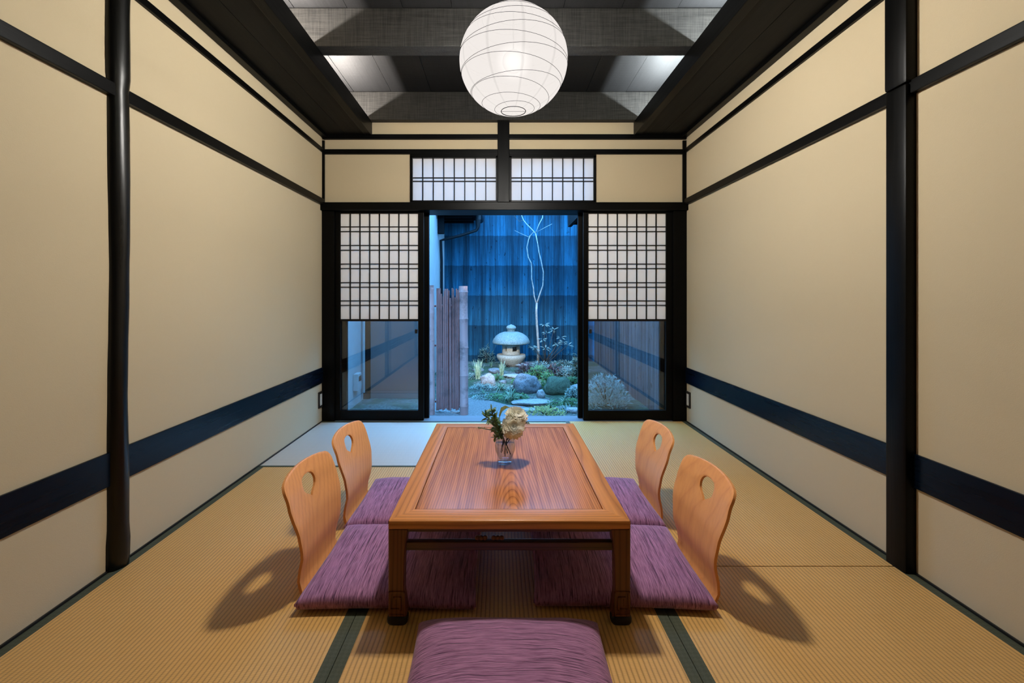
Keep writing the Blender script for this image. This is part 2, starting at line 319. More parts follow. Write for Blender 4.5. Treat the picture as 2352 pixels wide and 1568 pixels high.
# ------------------------------------------------------------------ mesh helpers
class MB:
    def __init__(s): s.bm = bmesh.new()
    def box(s, x0, y0, z0, x1, y1, z1, bev=0):
        x0, x1 = min(x0, x1), max(x0, x1); y0, y1 = min(y0, y1), max(y0, y1); z0, z1 = min(z0, z1), max(z0, z1)
        b = bmesh.new()
        vs = [b.verts.new((x, y, z)) for x in (x0, x1) for y in (y0, y1) for z in (z0, z1)]
        for f in ((0,1,3,2), (4,6,7,5), (0,4,5,1), (2,3,7,6), (0,2,6,4), (1,5,7,3)): b.faces.new([vs[i] for i in f])
        if bev: bmesh.ops.bevel(b, geom=b.edges[:], offset=bev, segments=2, affect='EDGES', profile=.6)
        s._merge(b); return s
    def _merge(s, b, mat=None):
        me = bpy.data.meshes.new('tmp'); b.to_mesh(me); b.free()
        if mat is not None: me.transform(mat)
        s.bm.from_mesh(me); bpy.data.meshes.remove(me)
    def rings(s, rings, close=True, cap0=True, cap1=True):
        rv = [[s.bm.verts.new(p) for p in r] for r in rings]; n = len(rv[0])
        for a, b in zip(rv, rv[1:]):
            for i in range(n if close else n-1):
                j = (i+1) % n; s.bm.faces.new((a[i], a[j], b[j], b[i]))
        if cap0: s.bm.faces.new(rv[0][::-1])
        if cap1: s.bm.faces.new(rv[-1])
        return s
    def tube(s, pts, rad, n=8, cap=True):
        pts = [Vector(p) for p in pts]; rs = rad if isinstance(rad, (list, tuple)) else [rad]*len(pts)
        out = []; up = None
        for i, p in enumerate(pts):
            d = (pts[min(i+1, len(pts)-1)]-pts[max(i-1, 0)]).normalized()
            if up is None: up = Vector((0, 0, 1)) if abs(d.z) < .9 else Vector((1, 0, 0))
            a = d.cross(up).normalized(); up = a.cross(d).normalized()
            out.append([p+(a*math.cos(t)+up*math.sin(t))*rs[i] for t in (2*math.pi*j/n for j in range(n))])
        return s.rings(out, True, cap, cap)
    def loop(s, pts, rad, n=5):      # closed tube
        pts = [Vector(p) for p in pts]; m = len(pts); c = sum(pts, Vector())/m; out = []
        nr = (pts[0]-c).cross(pts[m//4]-c).normalized()
        for i, p in enumerate(pts):
            d = (pts[(i+1) % m]-pts[i-1]).normalized(); a = d.cross(nr).normalized()
            out.append([s.bm.verts.new(p+(a*math.cos(t)+nr*math.sin(t))*rad) for t in (2*math.pi*j/n for j in range(n))])
        for i in range(m):
            A, B = out[i], out[(i+1) % m]
            for j in range(n): s.bm.faces.new((A[j], A[(j+1) % n], B[(j+1) % n], B[j]))
        return s
    def lathe(s, prof, c=(0, 0, 0), n=32, cap0=True, cap1=True, sx=1, sy=1):
        return s.rings([[(c[0]+r*math.cos(t)*sx, c[1]+r*math.sin(t)*sy, c[2]+z) for t in (2*math.pi*j/n for j in range(n))] for r, z in prof], True, cap0, cap1)
    def leaf(s, base, d, up, L, W, bend=.2, seg=3, round_=False):
        d = d.normalized(); side = d.cross(up)
        if side.length < 1e-4: side = Vector((1, 0, 0))
        side.normalize(); nn = side.cross(d).normalized(); prev = None
        for i in range(seg+1):
            t = i/seg; wv = W*math.sin(math.pi*min(max(t*.9+.06, 0), 1))**.8*.5
            if round_: wv = W*.5*(max(0, 1-((t-.58)/.47)**2)**.5*.9+.1)
            c = base+d*(L*t)-nn*(bend*L*t*t)
            if i == seg: cur = [s.bm.verts.new(c)]
            else: cur = [s.bm.verts.new(c-side*wv), s.bm.verts.new(c-nn*wv*(.45 if round_ else .25)), s.bm.verts.new(c+side*wv)]
            if prev:
                if len(cur) == 3:
                    s.bm.faces.new((prev[0], prev[1], cur[1], cur[0])); s.bm.faces.new((prev[1], prev[2], cur[2], cur[1]))
                else: s.bm.faces.new((prev[0], prev[1], cur[0])); s.bm.faces.new((prev[1], prev[2], cur[0]))
            prev = cur
        return s
    def build(s, name, mat, parent=None, smooth=False, origin=None, **props):
        if origin is not None: bmesh.ops.translate(s.bm, verts=s.bm.verts[:], vec=-Vector(origin))
        bmesh.ops.recalc_face_normals(s.bm, faces=s.bm.faces[:])
        me = bpy.data.meshes.new(name); s.bm.to_mesh(me); s.bm.free()
        me.materials.append(mat)
        if smooth:
            for p in me.polygons: p.use_smooth = True
            if smooth != 'all': me.set_sharp_from_angle(angle=R(38))
        o = bpy.data.objects.new(name, me); sc.collection.objects.link(o)
        if origin is not None and parent is None: o.location = origin
        if parent is not None: o.parent = parent
        for k_, v in props.items(): o[k_] = v
        return o
def struct(name, mb, mat, parent=None, smooth=False):
    o = mb.build(name, mat, parent, smooth)
    if parent is None: o['kind'] = 'structure'
    return o
def thing(name, label, cat, loc=(0, 0, 0), rz=0, group=None):
    o = bpy.data.objects.new(name, None); o.empty_display_size = .05; sc.collection.objects.link(o)
    o.location = loc; o.rotation_euler = (0, 0, rz); o['label'] = label; o['category'] = cat
    if group: o['group'] = group
    return o
def single(mb, name, mat, label, cat, origin=None, group=None, smooth=False):
    o = mb.build(name, mat, None, smooth, origin); o['label'] = label; o['category'] = cat
    if group: o['group'] = group
    return o
def copy_thing(root, loc, rz, label, group=None):
    r = root.copy(); sc.collection.objects.link(r); r.location = loc; r.rotation_euler = (0, 0, rz); r['label'] = label
    if group: r['group'] = group
    for ch in list(root.children):
        c = ch.copy(); sc.collection.objects.link(c); c.parent = r
        for gch in list(ch.children):
            d = gch.copy(); sc.collection.objects.link(d); d.parent = c
    return r

# ------------------------------------------------------------------ room shell
XL, XR, YB, YF = -1.396, 1.473, 3.58, -2.15
ZC = 2.57                                          # underside of the ceiling planks
struct('floor', MB().box(XL-.1, YF-.1, -.12, XR+.1, YB+.02, -.045), M['black_y'])
struct('wall_left', MB().box(XL-.12, YF, -.12, XL, YB+.1, ZC+.1), M['plaster'])
struct('wall_right', MB().box(XR, YF, -.12, XR+.12, YB+.1, ZC+.1), M['plaster'])
struct('wall_front', MB().box(XL-.12, YF-.12, -.12, XR+.12, YF, ZC+.1), M['darkroom'])
def wp(mb, x0, y0, x1, y1, Y0, Y1, bev=0, Yref=None):      # a box seen at those pixels when its near face stands at Y0
    a = P(x0, y0, Yref or Y0); b = P(x1, y1, Yref or Y0); return mb.box(a.x, Y0, a.z, b.x, Y1, b.z, bev)
# back wall: plaster round the two transom openings
WB0, WB1 = YB+.012, YB+.10
mb = MB(); TL = (945, 358, 1141, 463); TR = (1173, 358, 1366, 463)
wp(mb, 725, 180, 1592, TL[1], WB0, WB1, Yref=YB); wp(mb, 725, TL[1], TL[0], 470, WB0, WB1, Yref=YB)
wp(mb, TL[2], TL[1], TR[0], 470, WB0, WB1, Yref=YB); wp(mb, TR[2], TL[1], 1592, 470, WB0, WB1, Yref=YB)
struct('wall_back', mb, M['plaster'])
# ceiling planks running away from the camera, between black beams
pl = []
x = XL-.02; rnd = random.Random(3)
mb = MB()
while x < XR+.02:
    wd = .30+rnd.uniform(-.03, .03); mb.box(x+.0015, YF, ZC+rnd.uniform(0, .004), min(x+wd-.0015, XR+.05), YB+.12, ZC+.03); x += wd
mb.box(XL-.12, YF, ZC+.031, XR+.12, YB+.14, ZC+.1)
struct('ceiling', mb, M['ceil'])
tn = [0]
def trim(mb, mat, smooth=False):
    tn[0] += 1; return struct('trim_%d' % tn[0], mb, mat, None, smooth)
for yb in (2.505, 1.47, .44, -.6, -1.62):
    trim(MB().box(XL+.001, yb, 2.358, XR-.001, yb+.10, ZC-.001, .004), M['beam'])
trim(MB().box(XL+.001, 3.53, 2.352, XR-.001, YB+.011, ZC-.001, .003), M['beam'])
# dropped soffits along both side walls, open above, hiding the cove lamps
def soffit(xw, xi, s):           # wall side, inner side
    z0 = 2.244; mid = (xw+xi)/2-s*.002
    m = MB()
    m.box(xw+s*.002, YF+.01, z0+.006, mid-s*.0015, YB+.008, z0+.022); m.box(mid+s*.0015, YF+.01, z0+.006, xi-s*.052, YB+.008, z0+.022)
    trim(m, M['soffit'])
    trim(MB().box(xi-s*.052, YF+.01, z0, xi, YB+.008, 2.357, .003), M['black_y'])
    trim(MB().box(xw+s*.001, YF+.01, z0-.016, xw+s*.045, YB+.008, z0+.005, .003), M['black_y'])
soffit(XL, -1.003, 1); soffit(XR, 1.058, -1)
# rails on the side walls
for xw, s in ((XL, 1), (XR, -1)):
    trim(MB().box(xw, YF, 1.698, xw+s*.022, YB, 1.745, .003), M['black_y'])
    trim(MB().box(xw, YF, 2.113, xw+s*.014, YB, 2.145, .002), M['black_y'])
    trim(MB().box(xw, YF, .305, xw+s*.010, YB, .425, .002), M['navy'])
    trim(MB().box(xw, YF, -.045, xw+s*.006, YB, .006), M['blackplastic'])
# side posts: a crooked log on the left, squared timber on the right
def log_post(Y, seed, X):
    rings = []; rr = random.Random(seed)
    for i in range(44):
        z = -.01+i*(2.26/43); t = z/2.26
        k = 1+.10*noise.noise(Vector((seed, 0, z*1.7)))+.05*noise.noise(Vector((seed, 3, z*6)))
        if z > 1.73: k *= 1.16
        if z < .12: k *= 1.08
        dy = .012*noise.noise(Vector((seed, 9, z*1.3)))-.006*(1-t)
        ring = []
        for j in range(20):
            a = 2*math.pi*j/20; q = 1+.06*noise.noise(Vector((math.cos(a)*1.3, math.sin(a)*1.3+seed, z*2)))
            ring.append((X-.006+.040*math.cos(a)*k*q, Y+dy+.040*math.sin(a)*k*q, z))
        rings.append(ring)
    return MB().rings(rings)
trim(log_post(1.662, 2, XL), M['log'], 'all')
trim(log_post(-.26, 5, XL), M['log'], 'all')
def square_post(Y):
    m = MB(); 
    m.box(XR-.038, Y-.043, -.01, XR+.01, Y+.043, 1.735, .010); m.box(XR-.041, Y-.047, 1.736, XR+.01, Y+.046, 2.243, .012); return m
trim(square_post(1.65), M['black_v'], True); trim(square_post(-.26), M['black_v'], True)
# timber on the back wall
def bt(x0, y0, x1, y1, pro, mat, bev=.002, back=None): return trim(wp(MB(), x0, y0, x1, y1, YB-pro, back or YB+.02, bev, Yref=YB), M[mat])
bt(738, 322, 745, 484, .0, 'black_v'); bt(1568.5, 322, 1578, 484, .0, 'black_v')
bt(742, 309, 1576, 320, .012, 'black_x'); bt(742, 343, 1576, 354, .008, 'black_x')
bt(1143, 279, 1170, 466, .03, 'black_v', .004)
bt(738, 466, 1580, 484, .035, 'black_x', .004, YB+.2)
bt(738, 484, 768, 967, .004, 'black_v', back=YB+.2); bt(1546, 484, 1579, 967, .004, 'black_v', back=YB+.2)
trim(MB().box(XL, YB+.001, -.05, XR, YB+.17, -.001, .003), M['sill'])       # threshold
# transom windows
wn = [0]
def transom(T):
    wn[0] += 1; x0, y0, x1, y1 = T; Y = YB+.01
    fr = MB()
    for b in ((x0-3, y0-4, x1+3, y0+4), (x0-3, y1-3, x1+3, y1+3), (x0-3, y0, x0+2, y1), (x1-2, y0, x1+3, y1)): wp(fr, *b, Y-.012, Y+.045, Yref=YB)
    f = struct('window_%d' % wn[0], fr, M['black_x'])
    bars = MB(); n = 8
    for i in range(1, n):
        xx = x0+1+(x1-x0-2)*i/n; wp(bars, xx-1.0, y0+3, xx+1.0, y1-2, Y+.004, Y+.016, Yref=YB)
    for yy in (407, 415): wp(bars, x0+2, yy-1.0, x1-2, yy+1.0, Y+.003, Y+.017, Yref=YB)
    bars.build('lattice', M['bars'], f)
    p = MB(); wp(p, x0+1, y0+3, x1-1, y1-2, Y+.0175, Y+.0185, Yref=YB); p.build('paper_pane', M['transom'], f)
transom(TL); transom(TR)
# sliding doors: snow-viewing shoji over a glass pane, with an outer glazed door behind each
dn = [0]
def shoji_door(xa, xb, sa, sb, handle_x, flip):
    """xa..xb outer edges, sa..sb inner edges (pixels at the wall plane)"""
    dn[0] += 1; Y = YB+.018; fr = MB()
    wp(fr, xa, 484, sa, 966, Y, Y+.034, .002, Yref=YB); wp(fr, sb, 484, xb, 966, Y, Y+.034, .002, Yref=YB)
    wp(fr, sa, 484, sb, 489, Y+.001, Y+.033, Yref=YB); wp(fr, sa, 944, sb, 966, Y+.001, Y+.033, .002, Yref=YB)
    d = struct('door_%d' % dn[0], fr, M['black_v'])
    bars = MB(); n = 8
    for i in range(1, n):
        xx = sa+(sb-sa)*i/n; wp(bars, xx-1.1, 489, xx+1.1, 733, Y+.006, Y+.014, Yref=YB)
    for yy in (519.5, 530.5, 562.5, 573.5, 605.5, 616, 648.5, 659, 690.5, 701): wp(bars, sa, yy-.95, sb, yy+.95, Y+.005, Y+.0145, Yref=YB)
    wp(bars, sa, 733, sb, 738, Y+.003, Y+.020, Yref=YB)
    b = bars.build('lattice', M['bars'], d)
    p = MB(); wp(p, sa, 489, sb, 733, Y+.0147, Y+.0157, Yref=YB); p.build('paper_pane', M['shoji'], d)
    g = MB(); wp(g, sa, 489, sb, 944, Y+.024, Y+.027, Yref=YB); g.build('glass_pane', M['pane'], d)
    h = MB(); wp(h, handle_x-3, 756, handle_x+3, 766, Y-.004, Y+.008, .002, Yref=YB); h.build('finger_pull', M['blackplastic'], d)
shoji_door(768, 972, 779.5, 959.5, 955, 1)
shoji_door(1341, 1547, 1352.5, 1532, 1357, -1)
def outer_door(xa, xb, st):
    dn[0] += 1; Y = YB+.095; fr = MB()
    wp(fr, xa, 478, xa+st, 962, Y, Y+.034, .002, Yref=YB+.09); wp(fr, xb-st, 478, xb, 962, Y, Y+.034, .002, Yref=YB+.09)
    wp(fr, xa+st, 478, xb-st, 486, Y+.001, Y+.033, Yref=YB+.09); wp(fr, xa+st, 946, xb-st, 962, Y+.001, Y+.033, Yref=YB+.09)
    d = struct('door_%d' % dn[0], fr, M['black_v'])
    g = MB(); wp(g, xa+st, 486, xb-st, 946, Y+.015, Y+.018, Yref=YB+.09); g.build('glass_pane', M['pane'], d)
outer_door(783, 985, 13); outer_door(1328, 1530, 13)

# ------------------------------------------------------------------ tatami
def mat_(x0, y0, x1, y1, along, label):
    t = thing('tatami_mat', label, 'tatami mat', ((x0+x1)/2, (y0+y1)/2, -.045), 0, 'tatami mats covering the floor')
    x0 -= t.location.x; x1 -= t.location.x; y0 -= t.location.y; y1 -= t.location.y; g_ = .001; z0, z1 = 0, .045; bw = .032
    if along == 1:
        MB().box(x0+bw, y0+.0022, z0, x1-bw, y1-.0022, z1, .001).build('rush_surface', M['tat_y'], t)
        for a, b in ((x0+g_, x0+bw), (x1-bw, x1-g_)): MB().box(a, y0+g_, z0, b, y1-g_, z1+.0002, .001).build('border', M['border'], t)
    else:
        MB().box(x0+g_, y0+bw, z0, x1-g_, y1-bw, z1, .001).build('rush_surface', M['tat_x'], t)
        for a, b in ((y0+g_, y0+bw*.6), (y1-bw*.6, y1-g_)): 
            MB().box(x0+g_, a, z0, x1-g_, b, z1+.0012, .001).build('border', M['border'], t)
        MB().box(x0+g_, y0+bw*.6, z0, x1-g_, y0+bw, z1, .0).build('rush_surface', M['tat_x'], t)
X1, X2 = -.442, .518
e = .007
mat_(XL+e, 2.62, X2, YB-.001, 0, 'tatami mat with painted daylight sheen lying crosswise in front of the left door and doorway')
mat_(XL+e, .71, X1, 2.62, 1, 'long tatami mat running along the left wall beside the left chairs')
mat_(X1, .71, X2, 2.62, 1, 'tatami mat in the middle of the room under the low table')
mat_(X2, 1.655, XR-e, YB-.001, 1, 'tatami mat along the right wall reaching the right door')
mat_(X2, -.255, XR-e, 1.655, 1, 'tatami mat in the near right corner below the thin cross seam')
mat_(XL+e, YF+.01, X1, .71, 1, 'tatami mat at the near left edge of the room')
mat_(X1, YF+.01, X2, .71, 1, 'tatami mat nearest the viewer below the front cushion')
mat_(X2, YF+.01, XR-e, -.255, 1, 'tatami mat by the right wall behind the viewer')

# ------------------------------------------------------------------ outlets
def outlet(xw, s, label):
    t = thing('wall_outlet', label, 'outlet', (xw, 3.535, .18), 0)
    MB().box(0, -.036, -.062, s*.009, .036, .062, .002).build('cover_plate', M['darkplate'], t)
    MB().box(s*.009, -.017, -.044, s*.012, .017, .044, .001).build('socket_insert', M['ivory'], t)
outlet(XL, 1, 'small wall outlet with pale insert low on the left wall by the door')
outlet(XR, -1, 'small wall outlet with pale insert low on the right wall by the door')

# ------------------------------------------------------------------ paper lantern
LC = Vector((.061, 1.98, 2.002)); RH, RV = .234, .222
lan = thing('paper_lantern', 'large round white paper lantern glowing above the low table', 'lantern', LC)
a0_ = math.acos(.053/RH); prof = [(RH*math.cos(a), RV*math.sin(a)) for a in [-a0_+2*a0_*i/44 for i in range(45)]]
MB().lathe(prof, n=64, cap0=False, cap1=False).build('paper_shade', M['lantern'], lan, 'all')
for nm_, z_ in (('bottom_light_stop', prof[0][1]+.002), ('top_light_stop', -prof[0][1]-.002)):  # discs added over both openings to hold back the bare lamp's light
    MB().rings([[(.0532*k_*math.cos(t_), .0532*k_*math.sin(t_), z_) for t_ in (2*math.pi*i/40 for i in range(40))] for k_ in (1, .5, .07)], True, False, True).build(nm_, M['lantern'], lan, 'all')
def m_glow():
    k = NT('bulb_halo_glow'); lw = k.n('ShaderNodeLayerWeight'); lw.inputs[0].default_value = .5
    e_ = k.math('POWER', k.math('SUBTRACT', 1.0, lw.outputs['Facing']), 3.0)
    em = k.n('ShaderNodeEmission'); em.inputs[0].default_value = (1, .97, .94, 1); k.set(em.inputs[1], k.math('MULTIPLY', e_, 1.1))
    tp = k.n('ShaderNodeBsdfTransparent'); ad = k.n('ShaderNodeAddShader'); k.set(ad.inputs[0], tp); k.set(ad.inputs[1], em); k.set(k.out.inputs[0], ad); return k.m
MB().lathe([(.085*math.cos(a), .085*math.sin(a)) for a in [R(-88+8*k) for k in range(23)]], n=32).build('added_bulb_halo', m_glow(), lan, 'all')  # halo shell added to imitate the bulb's soft glow through the paper
rr = random.Random(11)
def rib_pts(h, tilt, az, n=72, k=1.002):
    pts = []
    for i in range(n):
        t = 2*math.pi*i/n; z = h+tilt*math.cos(t-az); z = max(-.975, min(.975, z)); r = math.sqrt(1-z*z)
        pts.append((RH*k*r*math.cos(t), RH*k*r*math.sin(t), RV*k*z))
    return pts
ribs = [(-.93, .008, 0), (-.84, .03, 2.8), (-.70, .07, 3.6), (-.55, .07, .6), (-.36, .09, 3.4), (-.18, .07, .2), (.02, .09, 3.0), (.2, .08, .1), (.38, .07, 2.9), (.55, .05, .5), (.7, .05, 3.3), (.84, .03, .4), (.93, .01, 1)]
for h, tl, az in ribs: MB().loop(rib_pts(h, tl, az), .00075, 5).build('wire_rib', M['wire'], lan, 'all')
zr = prof[0][1]
MB().loop([(.053*math.cos(t), .053*math.sin(t), zr) for t in (2*math.pi*i/40 for i in range(40))], .0016, 6).build('bottom_ring', M['socket'], lan, 'all')
MB().tube([(-.052, 0, zr), (.052, 0, zr)], .0006, 5).build('cross_wire', M['wire'], lan)
MB().loop([(.053*math.cos(t), .053*math.sin(t), -zr) for t in (2*math.pi*i/40 for i in range(40))], .0016, 6).build('top_ring', M['socket'], lan, 'all')
MB().lathe([(.048*math.cos(a), .048*math.sin(a)) for a in [R(-88+8*k) for k in range(23)]], n=28).build('bulb', M['bulb'], lan, 'all')
MB().tube([(0, 0, .048), (0, 0, ZC-LC.z)], .003, 6).build('cord', M['blackplastic'], lan)
ld = bpy.data.lights.new('lantern_light', 'POINT'); ld.energy = LAMP_W; ld.color = LAMP_C; ld.shadow_soft_size = .052
lo = bpy.data.objects.new('lantern_light', ld); sc.collection.objects.link(lo); lo.parent = lan; lo.location = (0, 0, 0)
# cove strip lamps lying on the soffits
def strip(x, col, label):
    t = thing('strip_light', label, 'light', (x, 1.2, 2.268))
    MB().box(-.015, -2.3, 0, .015, 2.3, .010).build('lamp_housing', M['ivory'], t)
    l = bpy.data.lights.new('strip_lamp', 'AREA'); l.shape = 'RECTANGLE'; l.size = .02; l.size_y = 4.5; l.energy = COVE_W*4.5; l.color = col
    o = bpy.data.objects.new('strip_lamp', l); sc.collection.objects.link(o); o.parent = t; o.location = (0, 0, .013); o.rotation_euler = (R(180), 0, 0)
strip(-1.165, (1, .92, .84), 'hidden strip lamp lying above the left soffit board')
strip(1.22, (.88, .97, 1), 'hidden strip lamp lying above the right soffit board')

# ------------------------------------------------------------------ low table
TX0, TX1, TY0, TY1, TZ = -.332, .392, 1.355, 2.402, .312
tc = Vector(((TX0+TX1)/2, (TY0+TY1)/2, 0))
tab = thing('low_table', 'low rectangular wooden table with carved scroll feet and a glossy top', 'table', tc+Vector((0, 0, .0003)))
hx, hy = (TX1-TX0)/2, (TY1-TY0)/2; fw = .066; fwy = .075; th = .027
def prism(pts, z0, z1, bev=0):
    b = bmesh.new(); lo_ = [b.verts.new((x, y, z0)) for x, y in pts]; hi = [b.verts.new((x, y, z1)) for x, y in pts]; n = len(pts)
    b.faces.new(lo_[::-1]); b.faces.new(hi)
    for i in range(n): b.faces.new((lo_[i], lo_[(i+1) % n], hi[(i+1) % n], hi[i]))
    bmesh.ops.recalc_face_normals(b, faces=b.faces[:])
    return b
for sy in (-1, 1):
    b = prism([(-hx, sy*hy), (hx, sy*hy), (hx-fw, sy*(hy-fwy)), (-hx+fw, sy*(hy-fwy))], TZ-th, TZ)
    ed = [e_ for e_ in b.edges if all(abs(v.co.y-sy*hy) < 1e-5 for v in e_.verts)]
    bmesh.ops.bevel(b, geom=ed, offset=.006, segments=3, affect='EDGES', profile=.5)
    m = MB(); m._merge(b); m.build('top_frame_rail', M['table_f'], tab, True)
for sx in (-1, 1):
    b = prism([(sx*hx, -hy), (sx*hx, hy), (sx*(hx-fw), hy-fwy), (sx*(hx-fw), -hy+fwy)], TZ-th, TZ)
    ed = [e_ for e_ in b.edges if all(abs(v.co.x-sx*hx) < 1e-5 for v in e_.verts)]
    bmesh.ops.bevel(b, geom=ed, offset=.006, segments=3, affect='EDGES', profile=.5)
    m = MB(); m._merge(b); m.build('top_frame_rail', M['table_fy'], tab, True)
pm = MB().box(-hx+fw+.003, -hy+fwy+.003, TZ-.016, hx-fw-.003, hy-fwy-.003, TZ-.0012, .001)
# the panel keeps world-like coordinates for its figure
po = pm.build('top_panel', M['table_p'], tab); 
for v in po.data.vertices: v.co += Vector((tc.x, tc.y, 0))
po.location = (-tc.x, -tc.y, 0)
MB().box(-hx+fw-.004, -hy+fwy-.004, TZ-.022, hx-fw+.004, hy-fwy+.004, TZ-.0165).build('top_underboard', M['table_s'], tab)
LW, LD = .055, .038
def leg(sx, sy):
    # square leg, slightly waisted, rounded outer corner
    m = MB(); prof_ = [(.028, 1.0), (.10, .86), (.20, .88), (.262, 1.0), (.285, 1.06)]
    out = []
    for z, k in prof_:
        wx, wy = LW*k, LD*k; x0 = sx*hx; y0 = sy*hy; x1 = sx*(hx-wx); y1 = sy*(hy-wy); r = .006
        ring = [(x0-sx*r, y0), (x1+sx*.002, y0), (x1, y0-sy*.002), (x1, y1), (x0, y1), (x0, y0-sy*r), (x0-sx*r*.3, y0-sy*r*.3)]
        out.append([(a, b_, z) for a, b_ in ring])
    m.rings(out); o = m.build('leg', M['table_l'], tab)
    # black rounded foot
    f = MB(); cxx, cyy = sx*(hx-.026), sy*(hy-.019)
    rr_ = []
    for z, k in ((0, .88), (.006, 1.0), (.018, 1.0), (.027, .86)):
        rr_.append([(cxx+.031*k*(abs(math.cos(t))**.5)*math.copysign(1, math.cos(t)), cyy+.020*k*(abs(math.sin(t))**.5)*math.copysign(1, math.sin(t)), z) for t in (2*math.pi*i/24 for i in range(24))])
    f.rings(rr_); f.build('foot', M['blackplastic'], o, 'all')
    # square spiral carving on the outward end face
    c = MB(); cx0 = sx*(hx-.027); zc = .066; yf = sy*hy
    path = [(-.021, -.034), (.021, -.034), (.021, .034), (-.021, .034), (-.021, -.018), (.010, -.018), (.010, .018), (-.008, .018), (-.008, -.004)]
    for (a, b_), (c_, d_) in zip(path, path[1:]):
        x0, x1 = sorted((a, c_)); z0, z1 = sorted((b_, d_))
        q = [cx0-sx*(x0-.0028), cx0-sx*(x1+.0028)]
        c.box(q[0], yf-sy*.001, zc+z0-.0028, q[1], yf+sy*.0035, zc+z1+.0028, .001)
    c.build('scroll_carving', M['table_l'], o)
for sx in (-1, 1):
    for sy in (-1, 1): leg(sx, sy)
for sy in (-1, 1):
    y0 = sy*(hy-.012)
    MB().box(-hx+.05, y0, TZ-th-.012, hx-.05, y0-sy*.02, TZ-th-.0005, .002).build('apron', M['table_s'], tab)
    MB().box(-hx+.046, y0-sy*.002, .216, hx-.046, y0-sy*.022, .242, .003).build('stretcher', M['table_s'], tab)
    for xx in (-.085, -.035):
        m = MB()
        for dx in (-.012, 0, .012): m.lathe([(.002, -.007), (.007, -.004), (.008, 0), (.006, .005), (.002, .007)], (xx+dx, y0-sy*.012, .2495), 10)
        m.build('carved_ornament', M['table_l'], tab, 'all')
for sx in (-1, 1):
    x0 = sx*(hx-.012)
    MB().box(x0, -hy+.038, TZ-th-.012, x0-sx*.02, hy-.038, TZ-th-.0005, .002).build('apron', M['table_s'], tab)
    MB().box(x0-sx*.002, -hy+.034, .216, x0-sx*.022, hy-.034, .242, .003).build('stretcher', M['table_s'], tab)

